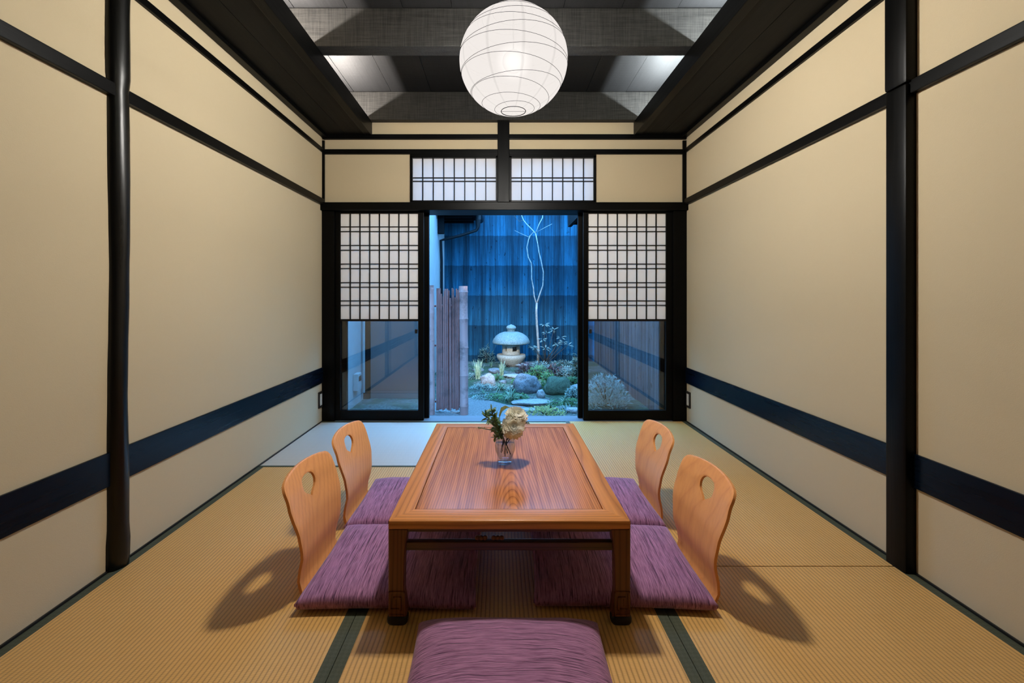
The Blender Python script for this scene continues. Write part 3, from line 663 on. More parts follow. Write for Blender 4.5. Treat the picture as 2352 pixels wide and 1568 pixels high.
# ------------------------------------------------------------------ legless chairs
def interp(tab_, z):
    for (a, va), (b, vb) in zip(tab_, tab_[1:]):
        if z <= b: t = (z-a)/(b-a); t = t*t*(3-2*t)*.35+t*.65; return va+(vb-va)*t
    return tab_[-1][1]
PROF = [(0, -.012), (.02, .002), (.06, .004), (.12, -.004), (.20, .006), (.30, .036), (.40, .076)]
HWID = [(0, .150), (.08, .152), (.16, .166), (.24, .183), (.29, .187), (.40, .168)]
def make_chair(label, mat):
    """local: +x points outward (behind the sitter), y across, z up; hole centre z .305"""
    t = thing('legless_chair', label, 'chair', (0, 0, 0), 0, 'legless chairs round the low table')
    N, K = 96, 14; hc = (0, .297)
    hole_pts = [(-.030, .032), (-.015, .0355), (0, .0365), (.015, .0355), (.030, .032), (.039, .024), (.0425, .013), (.0425, .002), (.039, -.009), (.031, -.018), (.020, -.025), (.010, -.032), (0, -.041),
                (-.010, -.032), (-.020, -.025), (-.031, -.018), (-.039, -.009), (-.0425, .002), (-.0425, .013), (-.039, .024)]
    outer = [(0, .0)]
    left = []
    for z in (0, .04, .08, .12, .16, .20, .24, .28, .32): left.append((interp(HWID, z), z))
    top = [(.1835, .330), (.180, .343), (.173, .354), (.160, .361), (.128, .367), (.088, .3715), (.044, .374), (0, .375)]
    rightside = [(.075, .0)]+left+top
    outer = [(0, 0)]+rightside+[(-a, b) for a, b in reversed(rightside[:-1])]
    hole_pts = [(a*1.12, b) for a, b in hole_pts]
    def ray(poly, ang):
        c, s_ = math.cos(ang), math.sin(ang); best = None; n = len(poly)
        for i in range(n):
            x1, y1 = poly[i][0]-0, poly[i][1]; x2, y2 = poly[(i+1) % n]
            dx, dy = x2-x1, y2-y1; den = c*dy-s_*dx
            if abs(den) < 1e-12: continue
            tt = (x1*dy-y1*dx)/den; u = (x1*s_-y1*c)/den
            if tt > 0 and -1e-9 <= u <= 1+1e-9 and (best is None or tt > best): best = tt
        return best
    op = [(a, b-hc[1]) for a, b in outer]
    angs = [2*math.pi*i/N+.013 for i in range(N)]
    # add exact corners of the foot
    angs += [math.atan2(0-hc[1], s_*.150) % (2*math.pi) for s_ in (1, -1)]; angs = sorted(angs)
    ro = [ray(op, a) for a in angs]; ri = [ray(hole_pts, a) for a in angs]
    def p3(w_, z, off):
        e_ = 1e-3; x = interp(PROF, max(z, 0)); dx = (interp(PROF, min(max(z, 0)+e_, .4))-interp(PROF, max(z-e_, 0)))/(2*e_)
        cur = -.020*(w_/.18)**2*min(1, z/.15)
        nrm = Vector((1, .22*w_/.18*min(1, z/.15), -dx)).normalized()
        return Vector((x+cur, w_, z+.012))+nrm*off
    m = MB(); layers = []
    for off in (.006, -.006):
        L = []
        for k in range(K+1):
            tt = k/K; ring = []
            for a, r0, r1 in zip(angs, ri, ro):
                r = r0+(r1-r0)*tt; e2 = off
                if k in (0, K): e2 = off*.72
                ring.append(m.bm.verts.new(p3(r*math.cos(a), hc[1]+r*math.sin(a), e2)))
            L.append(ring)
        layers.append(L)
    n = len(angs)
    for li, L in enumerate(layers):
        for A, B in zip(L, L[1:]):
            for i in range(n):
                j = (i+1) % n; m.bm.faces.new((A[i], A[j], B[j], B[i]))
    for k in (0, K):
        A, B = layers[0][k], layers[1][k]
        for i in range(n):
            j = (i+1) % n; m.bm.faces.new((A[i], A[j], B[j], B[i]))
    m.build('backrest', mat, t, True)
    # seat board: flat ply continuing under the cushion
    s_ = MB(); prev = None; rings = []
    for i, (x, z, hw) in enumerate([(-.006, .012, .150), (-.014, .0075, .150), (-.03, .006, .148), (-.10, .006, .146), (-.25, .006, .146), (-.37, .006, .142), (-.40, .006, .125)]):
        rings.append([(x, -hw, z-.0055), (x, hw, z-.0055), (x, hw, z+.0055), (x, -hw, z+.0055)])
    s_.rings(rings); s_.build('seat_board', mat, t)
    return t
ch = make_chair('bent plywood legless chair at the front left of the table', M['ply'])
ch.location = (-.648, 1.625, 0.0006); ch.rotation_euler = (0, 0, R(178.5))
copy_thing(ch, (-.650, 2.065, .0006), R(178.5), 'bent plywood legless chair at the far left of the table')
ch2 = make_chair('bent plywood legless chair with straight grain at the front right of the table', M['plyr'])
ch2.location = (.690, 1.585, .0006); ch2.rotation_euler = (0, 0, R(1))
copy_thing(ch2, (.692, 2.085, .0006), R(0), 'bent plywood legless chair with straight grain at the far right of the table')

# ------------------------------------------------------------------ floor cushions
def cushion(cx, cy, z0, wx, wy, h, rz, mat, label, seed, flat=.35):
    n = 40; m = MB(); top, bot = [], []
    def pos(u, v, up):
        # superellipse-like square with slightly drawn-in sides and pointed corners
        ax = wx/2*(1-.030*(1-v*v)); ay = wy/2*(1-.030*(1-u*u))
        e_ = (1-abs(u)**3.2)*(1-abs(v)**3.2); e_ = max(e_, 0)**flat
        wr = .004*noise.noise(Vector((u*2+seed, v*2, 1)))+.003*noise.noise(Vector((u*6, v*6+seed, 2)))
        cs = (abs(u)*abs(v))**3
        if up: z = .016+(h-.016)*e_+wr*e_
        else: z = .013*(1-min(1, e_*6))
        return (u*ax, v*ay, z+.004*cs*up)
    for i in range(n+1):
        top.append([]); bot.append([])
        for j in range(n+1):
            a = math.sin((i/n-.5)*math.pi); b = math.sin((j/n-.5)*math.pi)
            a = a*.6+(2*i/n-1)*.4; b = b*.6+(2*j/n-1)*.4
            vt = m.bm.verts.new(pos(a, b, 1)); top[-1].append(vt)
            bot[-1].append(m.bm.verts.new(pos(a, b, 0)))
    for i in range(n):
        for j in range(n):
            m.bm.faces.new((top[i][j], top[i+1][j], top[i+1][j+1], top[i][j+1]))
            m.bm.faces.new((bot[i][j+1], bot[i+1][j+1], bot[i+1][j], bot[i][j]))
    for k in range(n):
        m.bm.faces.new((bot[k][0], bot[k+1][0], top[k+1][0], top[k][0])); m.bm.faces.new((top[k][n], top[k+1][n], bot[k+1][n], bot[k][n]))
        m.bm.faces.new((top[0][k], top[0][k+1], bot[0][k+1], bot[0][k])); m.bm.faces.new((bot[n][k], bot[n][k+1], top[n][k+1], top[n][k]))
    o = m.build('floor_cushion', mat, None, 'all'); o.location = (cx, cy, z0); o.rotation_euler = (0, 0, rz)
    o['label'] = label; o['category'] = 'cushion'; o['group'] = 'purple cushions round the low table'
cz = .0135
cushion(-.352, 1.637, cz, .560, .476, .060, R(0), M['cush_y'], 'purple striped floor cushion on the front left chair', 1)
cushion(-.362, 2.115, cz, .560, .476, .062, R(.5), M['cush_y'], 'purple striped floor cushion on the far left chair', 2)
cushion(.398, 1.640, cz, .565, .470, .060, R(-2.2), M['cush_y'], 'purple striped floor cushion on the front right chair', 3)
cushion(.412, 2.122, cz, .565, .470, .062, R(-1), M['cush_y'], 'purple striped floor cushion on the far right chair', 4)
cushion(.026, 1.055, .0015, .525, .560, .095, R(0), M['cush_x'], 'plum striped floor cushion alone at the near end of the table', 5, .42)

# ------------------------------------------------------------------ vase and flowers
VX, VY = .023, 1.83
vz = thing('flower_vase', 'small round clear glass vase on the low table', 'vase', (VX, VY, TZ+.0003))
vp = [(.028, 0), (.031, .002), (.031, .010), (.027, .016), (.032, .026), (.040, .045), (.042, .060), (.038, .078), (.028, .092), (.022, .102), (.026, .112)]
vp = [(r, z*1.16) for r, z in vp]
full = vp+[(r-.0018, z) for r, z in reversed(vp[3:])]+[(.001, .018)]
MB().lathe(full, n=40).build('glass_body', M['vase'], vz, 'all')
MB().lathe([(.001, .0195), (.025, .0195), (.0295, .027), (.0375, .045), (.0395, .060), (.0385, .078), (.001, .078)], n=32).build('water', M['water'], vz, 'all')
rs = random.Random(5)
def dahlia(label, c, face, rad, npet, seed, stem_pts):
    t = thing('dahlia', label, 'flower', c); face = Vector(face).normalized(); rq = random.Random(seed)
    a = face.orthogonal().normalized(); b = face.cross(a)
    m = MB(); layers = [(0, 18, 1.0), (14, 18, .98), (28, 17, .93), (42, 15, .86), (56, 13, .75), (68, 10, .6), (80, 6, .45)]
    layers = [(-35, 14, .92), (-18, 16, 1.0)]+layers
    for el, n, ln in layers:
        off = rq.random(); n = int(n*1.35)
        for i in range(n):
            th_ = 2*math.pi*(i+off)/n+rq.uniform(-.08, .08); e_ = R(el+rq.uniform(-5, 5))
            d = (a*math.cos(th_)+b*math.sin(th_))*math.cos(e_)+face*math.sin(e_)
            m.leaf(d*(rad*.10), d, face, rad*ln*.92*rq.uniform(.93, 1.05), rad*.33, -.20+(el/200), 7, True)
    m.build('bloom', M['petal'], t, 'all')
    s_ = MB().tube([Vector(q)-Vector(c) for q in stem_pts], .0022, 6); s_.build('stem', M['stem'], t, 'all')
def vpx(px, py, dy=0): return P(px, py, VY+dy)
b0 = Vector((VX, VY, TZ+.024))
dahlia('cream dahlia bloom facing the viewer, lower of the two in the vase', vpx(1178, 981, -.015), (.08, -.86, .5), .048, 14, 1, [vpx(1181, 990, 0), vpx(1172, 1006), vpx(1163, 1020, .003), b0+Vector((.022, -.006, .012))])
dahlia('cream dahlia bloom turned upward, upper of the two in the vase', vpx(1186, 957, .018), (.35, -.45, .8), .048, 14, 2, [vpx(1185, 965, .015), vpx(1176, 992, .012), vpx(1162, 1014, .006), b0+Vector((0, .008, .0))])
# leafy sprays
def spray(label, pts, leafL, leafW, n, seed, mat, name='leafy_sprig', spread=1.):
    t = thing(name, label, 'sprig', pts[0]); rq = random.Random(seed); p0 = Vector(pts[0])
    pts = [Vector(p) for p in pts]
    s_ = MB().tube([p-p0 for p in pts], .0014, 5); s_.build('stem', M['stem'], t, 'all')
    m = MB()
    for i in range(n):
        tt = .45+.55*(i+.5)/n; f = tt*(len(pts)-1); k = min(int(f), len(pts)-2); p = pts[k].lerp(pts[k+1], f-k)-p0
        ax = (pts[k+1]-pts[k]).normalized()
        d = (ax*.5+Vector((rq.uniform(-1, 1), rq.uniform(-.8, .8), rq.uniform(-.7, 1)))*spread).normalized()
        m.leaf(p, d, Vector((rq.uniform(-.5, .5), rq.uniform(-1, 0), 1)), leafL*rq.uniform(.6, 1.15), leafW*rq.uniform(.7, 1.1), rq.uniform(0, .5), 3)
    m.build('leaves', mat, t, 'all')
neck = vpx(1160, 1010, 0)
sprays = [('green leafy sprig leaning left in the vase, uppermost', [(1152, 1040), (1158, 1008), (1142, 975), (1128, 938)], .030, .009, 60, 3, 'vleaf', -.01),
 ('green leafy sprig leaning left in the vase, middle', [(1150, 1038), (1156, 1008), (1138, 980), (1114, 952)], .028, .009, 56, 4, 'vleaf', .015),
 ('dark broad leaved sprig just left of the lower bloom', [(1158, 1042), (1158, 1008), (1146, 985), (1136, 964)], .030, .013, 52, 5, 'vleaf', -.02),
 ('thin pale sprig stretching far left from the vase', [(1154, 1036), (1155, 1008), (1130, 988), (1098, 981)], .016, .004, 20, 6, 'vleafy', -.01),
 ('short leafy sprig curling down over the vase neck', [(1165, 1042), (1158, 1008), (1146, 1000), (1137, 1004)], .022, .010, 14, 7, 'vleaf', -.025),
 ('small sprig poking out right of the blooms', [(1166, 1040), (1163, 1008), (1190, 985), (1213, 968)], .014, .006, 12, 8, 'vleafy', .02)]
for lb, pp, ll, lw_, n_, sd, mt, dy in sprays:
    pts = [vpx(pp[0][0], pp[0][1], 0)]+[vpx(pp[1][0], pp[1][1], dy*.15)]+[vpx(a, b, dy) for a, b in pp[2:]]
    spray(lb, pts, ll, lw_, n_, sd, M[mt])
t = thing('curled_leaf', 'long yellow green leaf arching over to the left of the upper bloom', 'leaf', neck)
m = MB(); pth = [vpx(*q) for q in ((1160, 1008), (1150, 985), (1147, 955), (1152, 940), (1162, 934), (1172, 936))]; prev = None
wd = [.002, .003, .006, .009, .007, .001]
for q, ww in zip(pth, wd):
    cur = (m.bm.verts.new(q-neck+Vector((-.3*ww, -.006, ww))), m.bm.verts.new(q-neck+Vector((.3*ww, .004, -ww))))
    if prev: m.bm.faces.new((prev[0], prev[1], cur[1], cur[0]))
    prev = cur
m.build('blade', M['vleafy'], t, 'all')

# ================================================================== the garden
def gh(x, y):
    s_ = min(max((y-5.6)/1.9, 0), 1); s_ = s_*s_*(3-2*s_)
    return -.30+.10*s_+(.025*noise.noise(Vector((x*1.8, y*1.8, 0))) if y > 5.2 else 0)
def GG(px, py):
    z = -.3
    for _ in range(12):
        p = G(px, py, z); z = gh(p.x, p.y)
    return Vector((p.x, p.y, z))
m = MB(); nx, ny = 60, 80; vs = []
for i in range(nx+1):
    col = []
    for j in range(ny+1):
        x = -3+6*i/nx; y = 3.7+5*j/ny; col.append(m.bm.verts.new((x, y, gh(x, y)+.008*noise.noise(Vector((x*9, y*9, 3)))*(y > 5.2))))
    vs.append(col)
for i in range(nx):
    for j in range(ny): m.bm.faces.new((vs[i][j], vs[i+1][j], vs[i+1][j+1], vs[i][j+1]))
o = m.build('ground', M['ground'], None, 'all'); o['kind'] = 'structure'
# gravel patch
m = MB(); pts = [G(a, b, -.29) for a, b in ((960, 985), (960, 918), (1080, 913), (1130, 920), (1165, 929), (1200, 932), (1235, 940), (1260, 958), (1262, 985))]
m.rings([[(p.x, p.y, -.315) for p in pts], [(p.x, p.y, -.292) for p in pts]])
single(m, 'gravel_bed', M['gravel'], 'patch of pale gravel between the bamboo fence and the mossy ground', 'gravel')['kind'] = 'stuff'
# board fence at the back and along the right
fn = thing('board_fence', 'tall board fence in graded tiers closing the back of the garden', 'fence', (.3, 8.3, -.3))
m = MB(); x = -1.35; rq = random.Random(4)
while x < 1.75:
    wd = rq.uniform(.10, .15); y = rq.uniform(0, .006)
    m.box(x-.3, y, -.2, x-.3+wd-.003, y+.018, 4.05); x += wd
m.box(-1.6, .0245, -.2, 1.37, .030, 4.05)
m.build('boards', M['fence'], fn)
m = MB(); x = -1.3
for z in (.2, 1.2, 2.2, 3.4): m.box(-1.6, .031, z, 1.36, .07, z+.06)
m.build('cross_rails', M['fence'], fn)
fr_ = thing('side_board_fence', 'weathered board fence running along the right side of the garden', 'fence', (1.70, 6.0, -.3))
m = MB(); y = -2.25
while y < 2.16:
    wd = rq.uniform(.10, .15); x = rq.uniform(0, .006); m.box(x, y, -.1, x+.018, y+wd-.003, 2.7); y += wd
m.box(.0245, -2.25, -.1, .03, 2.27, 2.7)
m.build('boards', M['fence_r'], fr_)
# neighbouring house: white wall with a step, eave, gutter and pipe
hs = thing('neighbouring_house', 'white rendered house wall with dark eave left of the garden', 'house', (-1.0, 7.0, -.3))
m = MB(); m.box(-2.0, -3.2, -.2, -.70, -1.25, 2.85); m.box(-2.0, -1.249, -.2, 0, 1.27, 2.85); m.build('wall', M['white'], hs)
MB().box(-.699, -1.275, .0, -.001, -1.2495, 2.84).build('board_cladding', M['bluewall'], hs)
MB().box(-.72, -1.32, .0, -.62, -1.276, 2.84).build('corner_post', M['roof'], hs)
m = MB()
e0 = P(1000, 470, 7.4)-Vector((-1, 7, -.3)); 
m.box(.0, .1, 2.66, .60, 1.25, 2.70); m.box(.0, .1, 2.70, .66, 1.25, 2.86)
for i in range(4): m.box(.001, .16+i*.28, 2.575, .55, .21+i*.28, 2.66)
m.build('eave', M['roof'], hs)
gp = []
a0 = P(1099, 488, 7.35)-Vector((-1, 7, -.3)); 
m = MB().tube([(a0.x, .05, a0.z+.02), (a0.x, 1.2, a0.z+.02)], .055, 14); m.build('gutter', M['copper'], hs, True)
pp = [P(1098, 488, 7.4), P(1098, 505, 7.4), P(1098, 522, 7.4), P(1094, 529, 7.4), P(1060, 540, 7.42), P(1028, 548, 7.44), P(1021, 552, 7.5), P(1021.5, 600, 7.6), P(1021.5, 845, 7.6)]
pp = [p-Vector((-1, 7, -.3)) for p in pp]
for p in pp[6:]: p.x = .035
m = MB().tube(pp[:2]+pp[1:], [.05, .05, .045, .027, .024, .024, .024, .024, .024, .024][:len(pp)+1], 10); m.build('downpipe', M['copper'], hs, True)
c0 = P(1031, 500, 7.5)-Vector((-1, 7, -.3))
MB().box(.0, .35, 2.30, .10, .45, 2.62, .01).build('eave_bracket', M['roof'], hs)
# right-hand eave corner
er = thing('eave_corner', 'dark corner of an eave at the top right of the garden view', 'eave', (1.2, 6.6, 2.0))
a = P(1318, 470, 6.2); m = MB(); m.box(.02, -.5, .02, .5, .5, .06); m.box(.0, -.5, -.05, .05, .5, .12); 
for k in range(3): m.box(.06, -.4+k*.35, -.04, .48, -.35+k*.35, .02)
m.build('fascia', M['roof'], er)
er.location = (P(1317, 510, 6.2).x, 6.2, P(1322, 500, 6.2).z)
zt = er.location.z
MB().box(.10, -.03, -.3-zt, .15, .03, 0).build('post', M['roof'], er)
# meter box and pipe on the stepped wall
wx_ = -1.70
t = thing('meter_box', 'small utility box low on the white wall seen through the left door', 'box', (wx_, 5.35, -.02))
MB().box(.001, -.07, -.10, .06, .07, .10, .008).build('housing', M['white'], t)
MB().box(.06, -.045, .01, .064, .045, .07, .002).build('window', M['blackplastic'], t)
single(MB().tube([(wx_+.03, 5.6, -.2), (wx_+.03, 5.6, 1.9)], .016, 8), 'wall_pipe', M['white'], 'thin pipe running up the white wall beside the utility box', 'pipe')

# sleeve fence of bamboo
BY = 4.92
bf = thing('bamboo_fence', 'narrow brown bamboo sleeve fence standing left in the doorway view', 'fence', (P(1030, 952, BY).x, BY, -.3))
def bam(x, z1, r, n=10, seg=(), lean=0, z0=-.06):
    pts = []; rad = []; z = z0; L = sorted([z0]+[s_ for s_ in seg if s_ < z1-.03]+[z1])
    for a, b in zip(L, L[1:]):
        for q, k in ((0.0, 1.09), (.012, 1.0), (.5*(b-a), .97), (b-a-.012, 1.0)):
            pts.append((x+lean*(a+q), 0, a+q)); rad.append(r*k)
    pts.append((x+lean*z1, 0, z1)); rad.append(r*1.0); return pts, rad
bx = bf.location.x
for px0, px1, ytop in ((985, 999, 655), (1056, 1076, 657)):
    a, b = P(px0, ytop, BY), P(px1, ytop, BY); r = (b.x-a.x)/2
    pts, rad = bam((a.x+b.x)/2-bx, a.z+.3, r, seg=(.18, .48, .80, 1.1, 1.36) if px0 < 1000 else (.10, .43, .73, 1.04, 1.33), lean=-.006)
    MB().tube(pts, rad, 16).build('bamboo_post', M['bamboo'], bf, True)
rq = random.Random(9); xs = 1002.
while xs < 1056:
    r = rq.uniform(.0070, .0105); wpx = r*2*F/BY; top = P(xs, rq.uniform(661, 667) if rq.random() < .75 else rq.uniform(672, 692), BY).z+.3
    segs = []; z = rq.uniform(.05, .3)
    while z < top: segs.append(z); z += rq.uniform(.18, .3)
    pts, rad = bam(P(xs+wpx/2, 800, BY).x-bx, top, r, seg=segs, lean=rq.uniform(-.003, .003), z0=.05+rq.uniform(0, .03))
    m = MB().tube(pts, rad, 8); o = m.build('bamboo_cane', M['cane'], bf, True); o.location.y = rq.uniform(-.010, .010)
    xs += wpx*.93 if rq.random() < .9 else wpx+1.4
for z in (.14, .75, 1.18):
    MB().tube([(P(992, 0, BY).x-bx, .035, z), (P(1066, 0, BY).x-bx, .035, z)], .013, 8).build('cross_cane', M['cane'], bf)
# little driftwood / pale stones under the fence
def blob(c, sx, sy, sz, seed, sub=4, amp=.22, flat=None, fr=1.3):
    b = bmesh.new(); bmesh.ops.create_icosphere(b, subdivisions=sub, radius=1)
    for v in b.verts:
        n = v.co.normalized(); k = 1+amp*noise.noise(n*fr+Vector((seed*3.1, 0, 0)))+amp*.4*noise.noise(n*fr*3+Vector((0, seed*2.3, 0)))
        cc = n*k
        if flat and cc.z > flat: cc.z = flat+(cc.z-flat)*.15
        v.co = Vector((cc.x*sx, cc.y*sy, cc.z*sz))
    m = MB(); m._merge(b); return m
def stone(px, py, wpx, hpx, mat, label, seed, amp=.25, flat=None, depth=.7):
    """px,py = middle of its foot; wpx,hpx apparent size"""
    p = GG(px, py); k = p.y/F; w_, h_ = wpx*k/2, hpx*k
    m = blob(p, w_, w_*depth, h_*.62, seed, amp=amp, flat=flat)
    o = m.build('garden_stone', M[mat], None, 'all'); o.location = (p.x, p.y+w_*depth*.8, p.z+h_*.36)
    o['label'] = label; o['category'] = 'stone'; return o
stone(1121, 886, 36, 27, 'stone_p', 'pinkish grey pointed stone beside the tall pale grass', 1, .3)
stone(1212, 903, 62, 42, 'stone_b', 'large blue grey boulder right of the arching grass', 2, .3)
stone(1284, 907, 66, 42, 'stone_m', 'dark moss covered boulder at the right of the garden', 3, .22)
stone(1243, 914, 20, 19, 'stone_w', 'small pale upright stone between the two boulders', 4, .2)
stone(1226, 933, 96, 15, 'stone_w', 'long flat pale stepping stone in front of the blue boulder', 5, .2, .35, .45)
stone(1212, 949, 44, 13, 'stone_w', 'flat stepping stone nearest the doorway behind the flowers', 6, .2, .35, .6)
stone(1179, 869, 44, 11, 'stone_w', 'flat pale stone in front of the stone lantern', 7, .25, .4)
stone(1135, 858, 30, 12, 'stone_b', 'low stone left of the stone lantern foot', 8, .25)
stone(1319, 949, 32, 16, 'stone_w', 'pale stone at the right edge of the doorway view', 9, .25, .4)
stone(1196, 843, 34, 8, 'stone_w', 'small pale stone right of the stone lantern foot', 10, .25)
stone(1017, 949, 34, 7, 'stone_w', 'small pale stone under the bamboo fence', 12, .3)
stone(1046, 950, 28, 6, 'stone_p', 'small low stone under the right of the bamboo fence', 13, .3)
# stone lantern
LY = 7.75; lp = P(1174, 848, LY); kk = LY/F
sl = thing('stone_lantern', 'short wide capped stone lantern with a square window in the garden', 'stone lantern', (lp.x, LY, lp.z))
def zz(py): return H-(py-CY)*kk-lp.z
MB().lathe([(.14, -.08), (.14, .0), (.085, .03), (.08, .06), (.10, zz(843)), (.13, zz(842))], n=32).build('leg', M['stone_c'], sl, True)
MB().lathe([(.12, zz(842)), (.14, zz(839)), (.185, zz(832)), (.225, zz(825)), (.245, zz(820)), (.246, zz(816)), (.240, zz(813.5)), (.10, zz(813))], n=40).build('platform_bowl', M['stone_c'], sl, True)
# firebox: cylinder wall with a square window
fb = MB(); r0, r1 = .153, .115; z0, z1 = zz(813)+.003, zz(789); n = 48; wa = -R(90)+R(33)
a_h = R(18); zw0, zw1 = zz(805), zz(794.)
zs = [z0, zw0, zw1, z1]
def inwin(j, k): 
    a = (2*math.pi*(j+.5)/n-wa+math.pi) % (2*math.pi)-math.pi
    b = (2*math.pi*(j+.5)/n-(wa-R(68))+math.pi) % (2*math.pi)-math.pi
    return k == 1 and (abs(a) < R(23) or abs(b) < R(7))
vo = [[fb.bm.verts.new((r0*math.cos(2*math.pi*j/n), r0*math.sin(2*math.pi*j/n), z)) for j in range(n)] for z in zs]
vi = [[fb.bm.verts.new((r1*math.cos(2*math.pi*j/n), r1*math.sin(2*math.pi*j/n), z)) for j in range(n)] for z in zs]
for k in range(3):
    for j in range(n):
        j2 = (j+1) % n
        if not inwin(j, k):
            fb.bm.faces.new((vo[k][j], vo[k][j2], vo[k+1][j2], vo[k+1][j])); fb.bm.faces.new((vi[k][j2], vi[k][j], vi[k+1][j], vi[k+1][j2]))
            if inwin((j+1) % n, k): fb.bm.faces.new((vo[k][j2], vi[k][j2], vi[k+1][j2], vo[k+1][j2]))
            if inwin((j-1) % n, k): fb.bm.faces.new((vo[k][j], vo[k+1][j], vi[k+1][j], vi[k][j]))
        else:
            fb.bm.faces.new((vo[k][j], vo[k][j2], vi[k][j2], vi[k][j])); fb.bm.faces.new((vo[k+1][j], vi[k+1][j], vi[k+1][j2], vo[k+1][j2]))
for j in range(n):
    j2 = (j+1) % n; fb.bm.faces.new((vo[0][j], vi[0][j], vi[0][j2], vo[0][j2])); fb.bm.faces.new((vo[3][j], vo[3][j2], vi[3][j2], vi[3][j]))
fb.build('firebox', M['stone_c'], sl, True)
MB().lathe([(.10, zz(790)), (.27, zz(789.5)), (.315, zz(787)), (.318, zz(784)), (.30, zz(778)), (.26, zz(771)), (.20, zz(765.5)), (.13, zz(762)), (.06, zz(761))], n=48).build('cap', M['stone_cap'], sl, True)
MB().lathe([(.06, zz(762)), (.068, zz(760)), (.060, zz(758)), (.082, zz(755)), (.086, zz(752)), (.074, zz(749)), (.048, zz(746.8)), (.022, zz(745.8)), (.010, zz(744.6)), (.002, zz(744.3))], n=28).build('finial', M['stone_cap'], sl, True)
# tree
tr = thing('slender_tree', 'slender pale trunked bare tree against the back fence', 'tree', GG(1235, 832)); tY = 8.05
tr.location = (P(1235, 832, tY).x, tY, gh(.7, 8.05)-.01); t0 = Vector(tr.location)
def tp(px, py, d=0): return P(px, py, tY+d)-t0
MB().tube([Vector((0, 0, -.05)), tp(1237, 800), tp(1235, 770), tp(1233, 740), tp(1232, 715), tp(1233, 695)], [.026, .024, .022, .021, .020, .019], 9).build('trunk', M['bark'], tr, 'all')
bsc = .8
brs = [([(1233, 700), (1227, 680), (1225, 660), (1221, 640), (1221, 615), (1220, 604), (1213, 590), (1210, 568), (1214, 550), (1218, 540)], .015, 'bark', .05),
       ([(1232, 700), (1240, 675), (1247, 655), (1248, 625), (1243, 600), (1238, 580), (1235, 560), (1230, 535)], .017, 'bark', 0),
       ([(1230, 536), (1222, 527), (1210, 515), (1202, 505), (1198, 494), (1192, 480), (1186, 470)], .010, 'barkp', .05),
       ([(1202, 506), (1192, 508), (1180, 494), (1167, 482), (1158, 474)], .006, 'barkd', 0), ([(1203, 495), (1208, 484), (1210, 470)], .006, 'barkd', 0),
       ([(1230, 536), (1238, 515), (1246, 500), (1247, 490), (1255, 482), (1262, 470)], .009, 'barkp', -.05), ([(1246, 500), (1246, 486), (1251, 470)], .005, 'barkd', 0),
       ([(1217, 545), (1205, 540), (1192, 534), (1182, 529)], .004, 'barkp', .1), ([(1232, 533), (1245, 526), (1256, 520), (1268, 514)], .004, 'barkp', -.1),
       ([(1218, 541), (1224, 534), (1229, 532)], .006, 'bark', .1), ([(1221, 606), (1226, 608), (1224, 616), (1229, 622)], .004, 'barkd', .1)]
for pts, r, mt, d in brs:
    MB().tube([tp(a, b, d*(i > 0)) for i, (a, b) in enumerate(pts)], [bsc*r*(1-.45*i/len(pts)) for i in range(len(pts))], 7).build('branch', M[mt], tr, 'all')
# plants
def tuft(px, py, hpx, spread, n, mat, label, seed, droop=.3, name='grass_tuft'):
    p = GG(px, py); k = p.y/F; L = hpx*k; t = thing(name, label, 'grass', p); rq = random.Random(seed); m = MB()
    for i in range(n):
        a = rq.uniform(0, 2*math.pi); s_ = rq.random()*spread
        d = Vector((math.cos(a)*s_, math.sin(a)*s_*.8, 1)).normalized(); ll = L*rq.uniform(.55, 1.1)
        side = Vector((-math.sin(a), math.cos(a), 0)); b0_ = Vector((rq.uniform(-1, 1), rq.uniform(-1, 1), 0))*L*.08; prev = None; ww = L*.020+.0016; seg = 6
        out = Vector((math.cos(a), math.sin(a), 0))
        for q in range(seg+1):
            tt = q/seg; c = b0_+d*(ll*tt)+(out*.5-Vector((0, 0, 1)))*(droop*ll*tt**2.6)*(.5+s_)
            hw = ww*(1-tt)**.6
            cur = (m.bm.verts.new(c-side*hw), m.bm.verts.new(c+side*hw))
            if prev: m.bm.faces.new((prev[0], prev[1], cur[1], cur[0]))
            prev = cur
    m.build('blades', M[mat], t, 'all')
tuft(1098, 870, 50, .35, 55, 'grass', 'tall upright pale grass tuft beside the bamboo fence', 1, .15)
tuft(1152, 862, 42, .4, 40, 'grass', 'upright pale grass tuft just below the stone lantern', 2, .2)
tuft(1150, 894, 34, 1.1, 70, 'grassb', 'arching grass tuft beside the pinkish stone', 3, .7)
tuft(1172, 924, 52, .75, 60, 'grassb', 'arching grass tuft behind the flowers at the gravel edge', 4, .6)
tuft(1298, 928, 34, 1.3, 70, 'grassb', 'low spreading grass tuft below the mossy boulder', 5, .6)
tuft(1265, 935, 20, 1.3, 50, 'grassb', 'short grass tuft right of the flat stepping stone', 6, .6)
tuft(1110, 905, 18, 1.4, 60, 'grassb', 'short grass tuft at the near left of the moss', 7, .5)
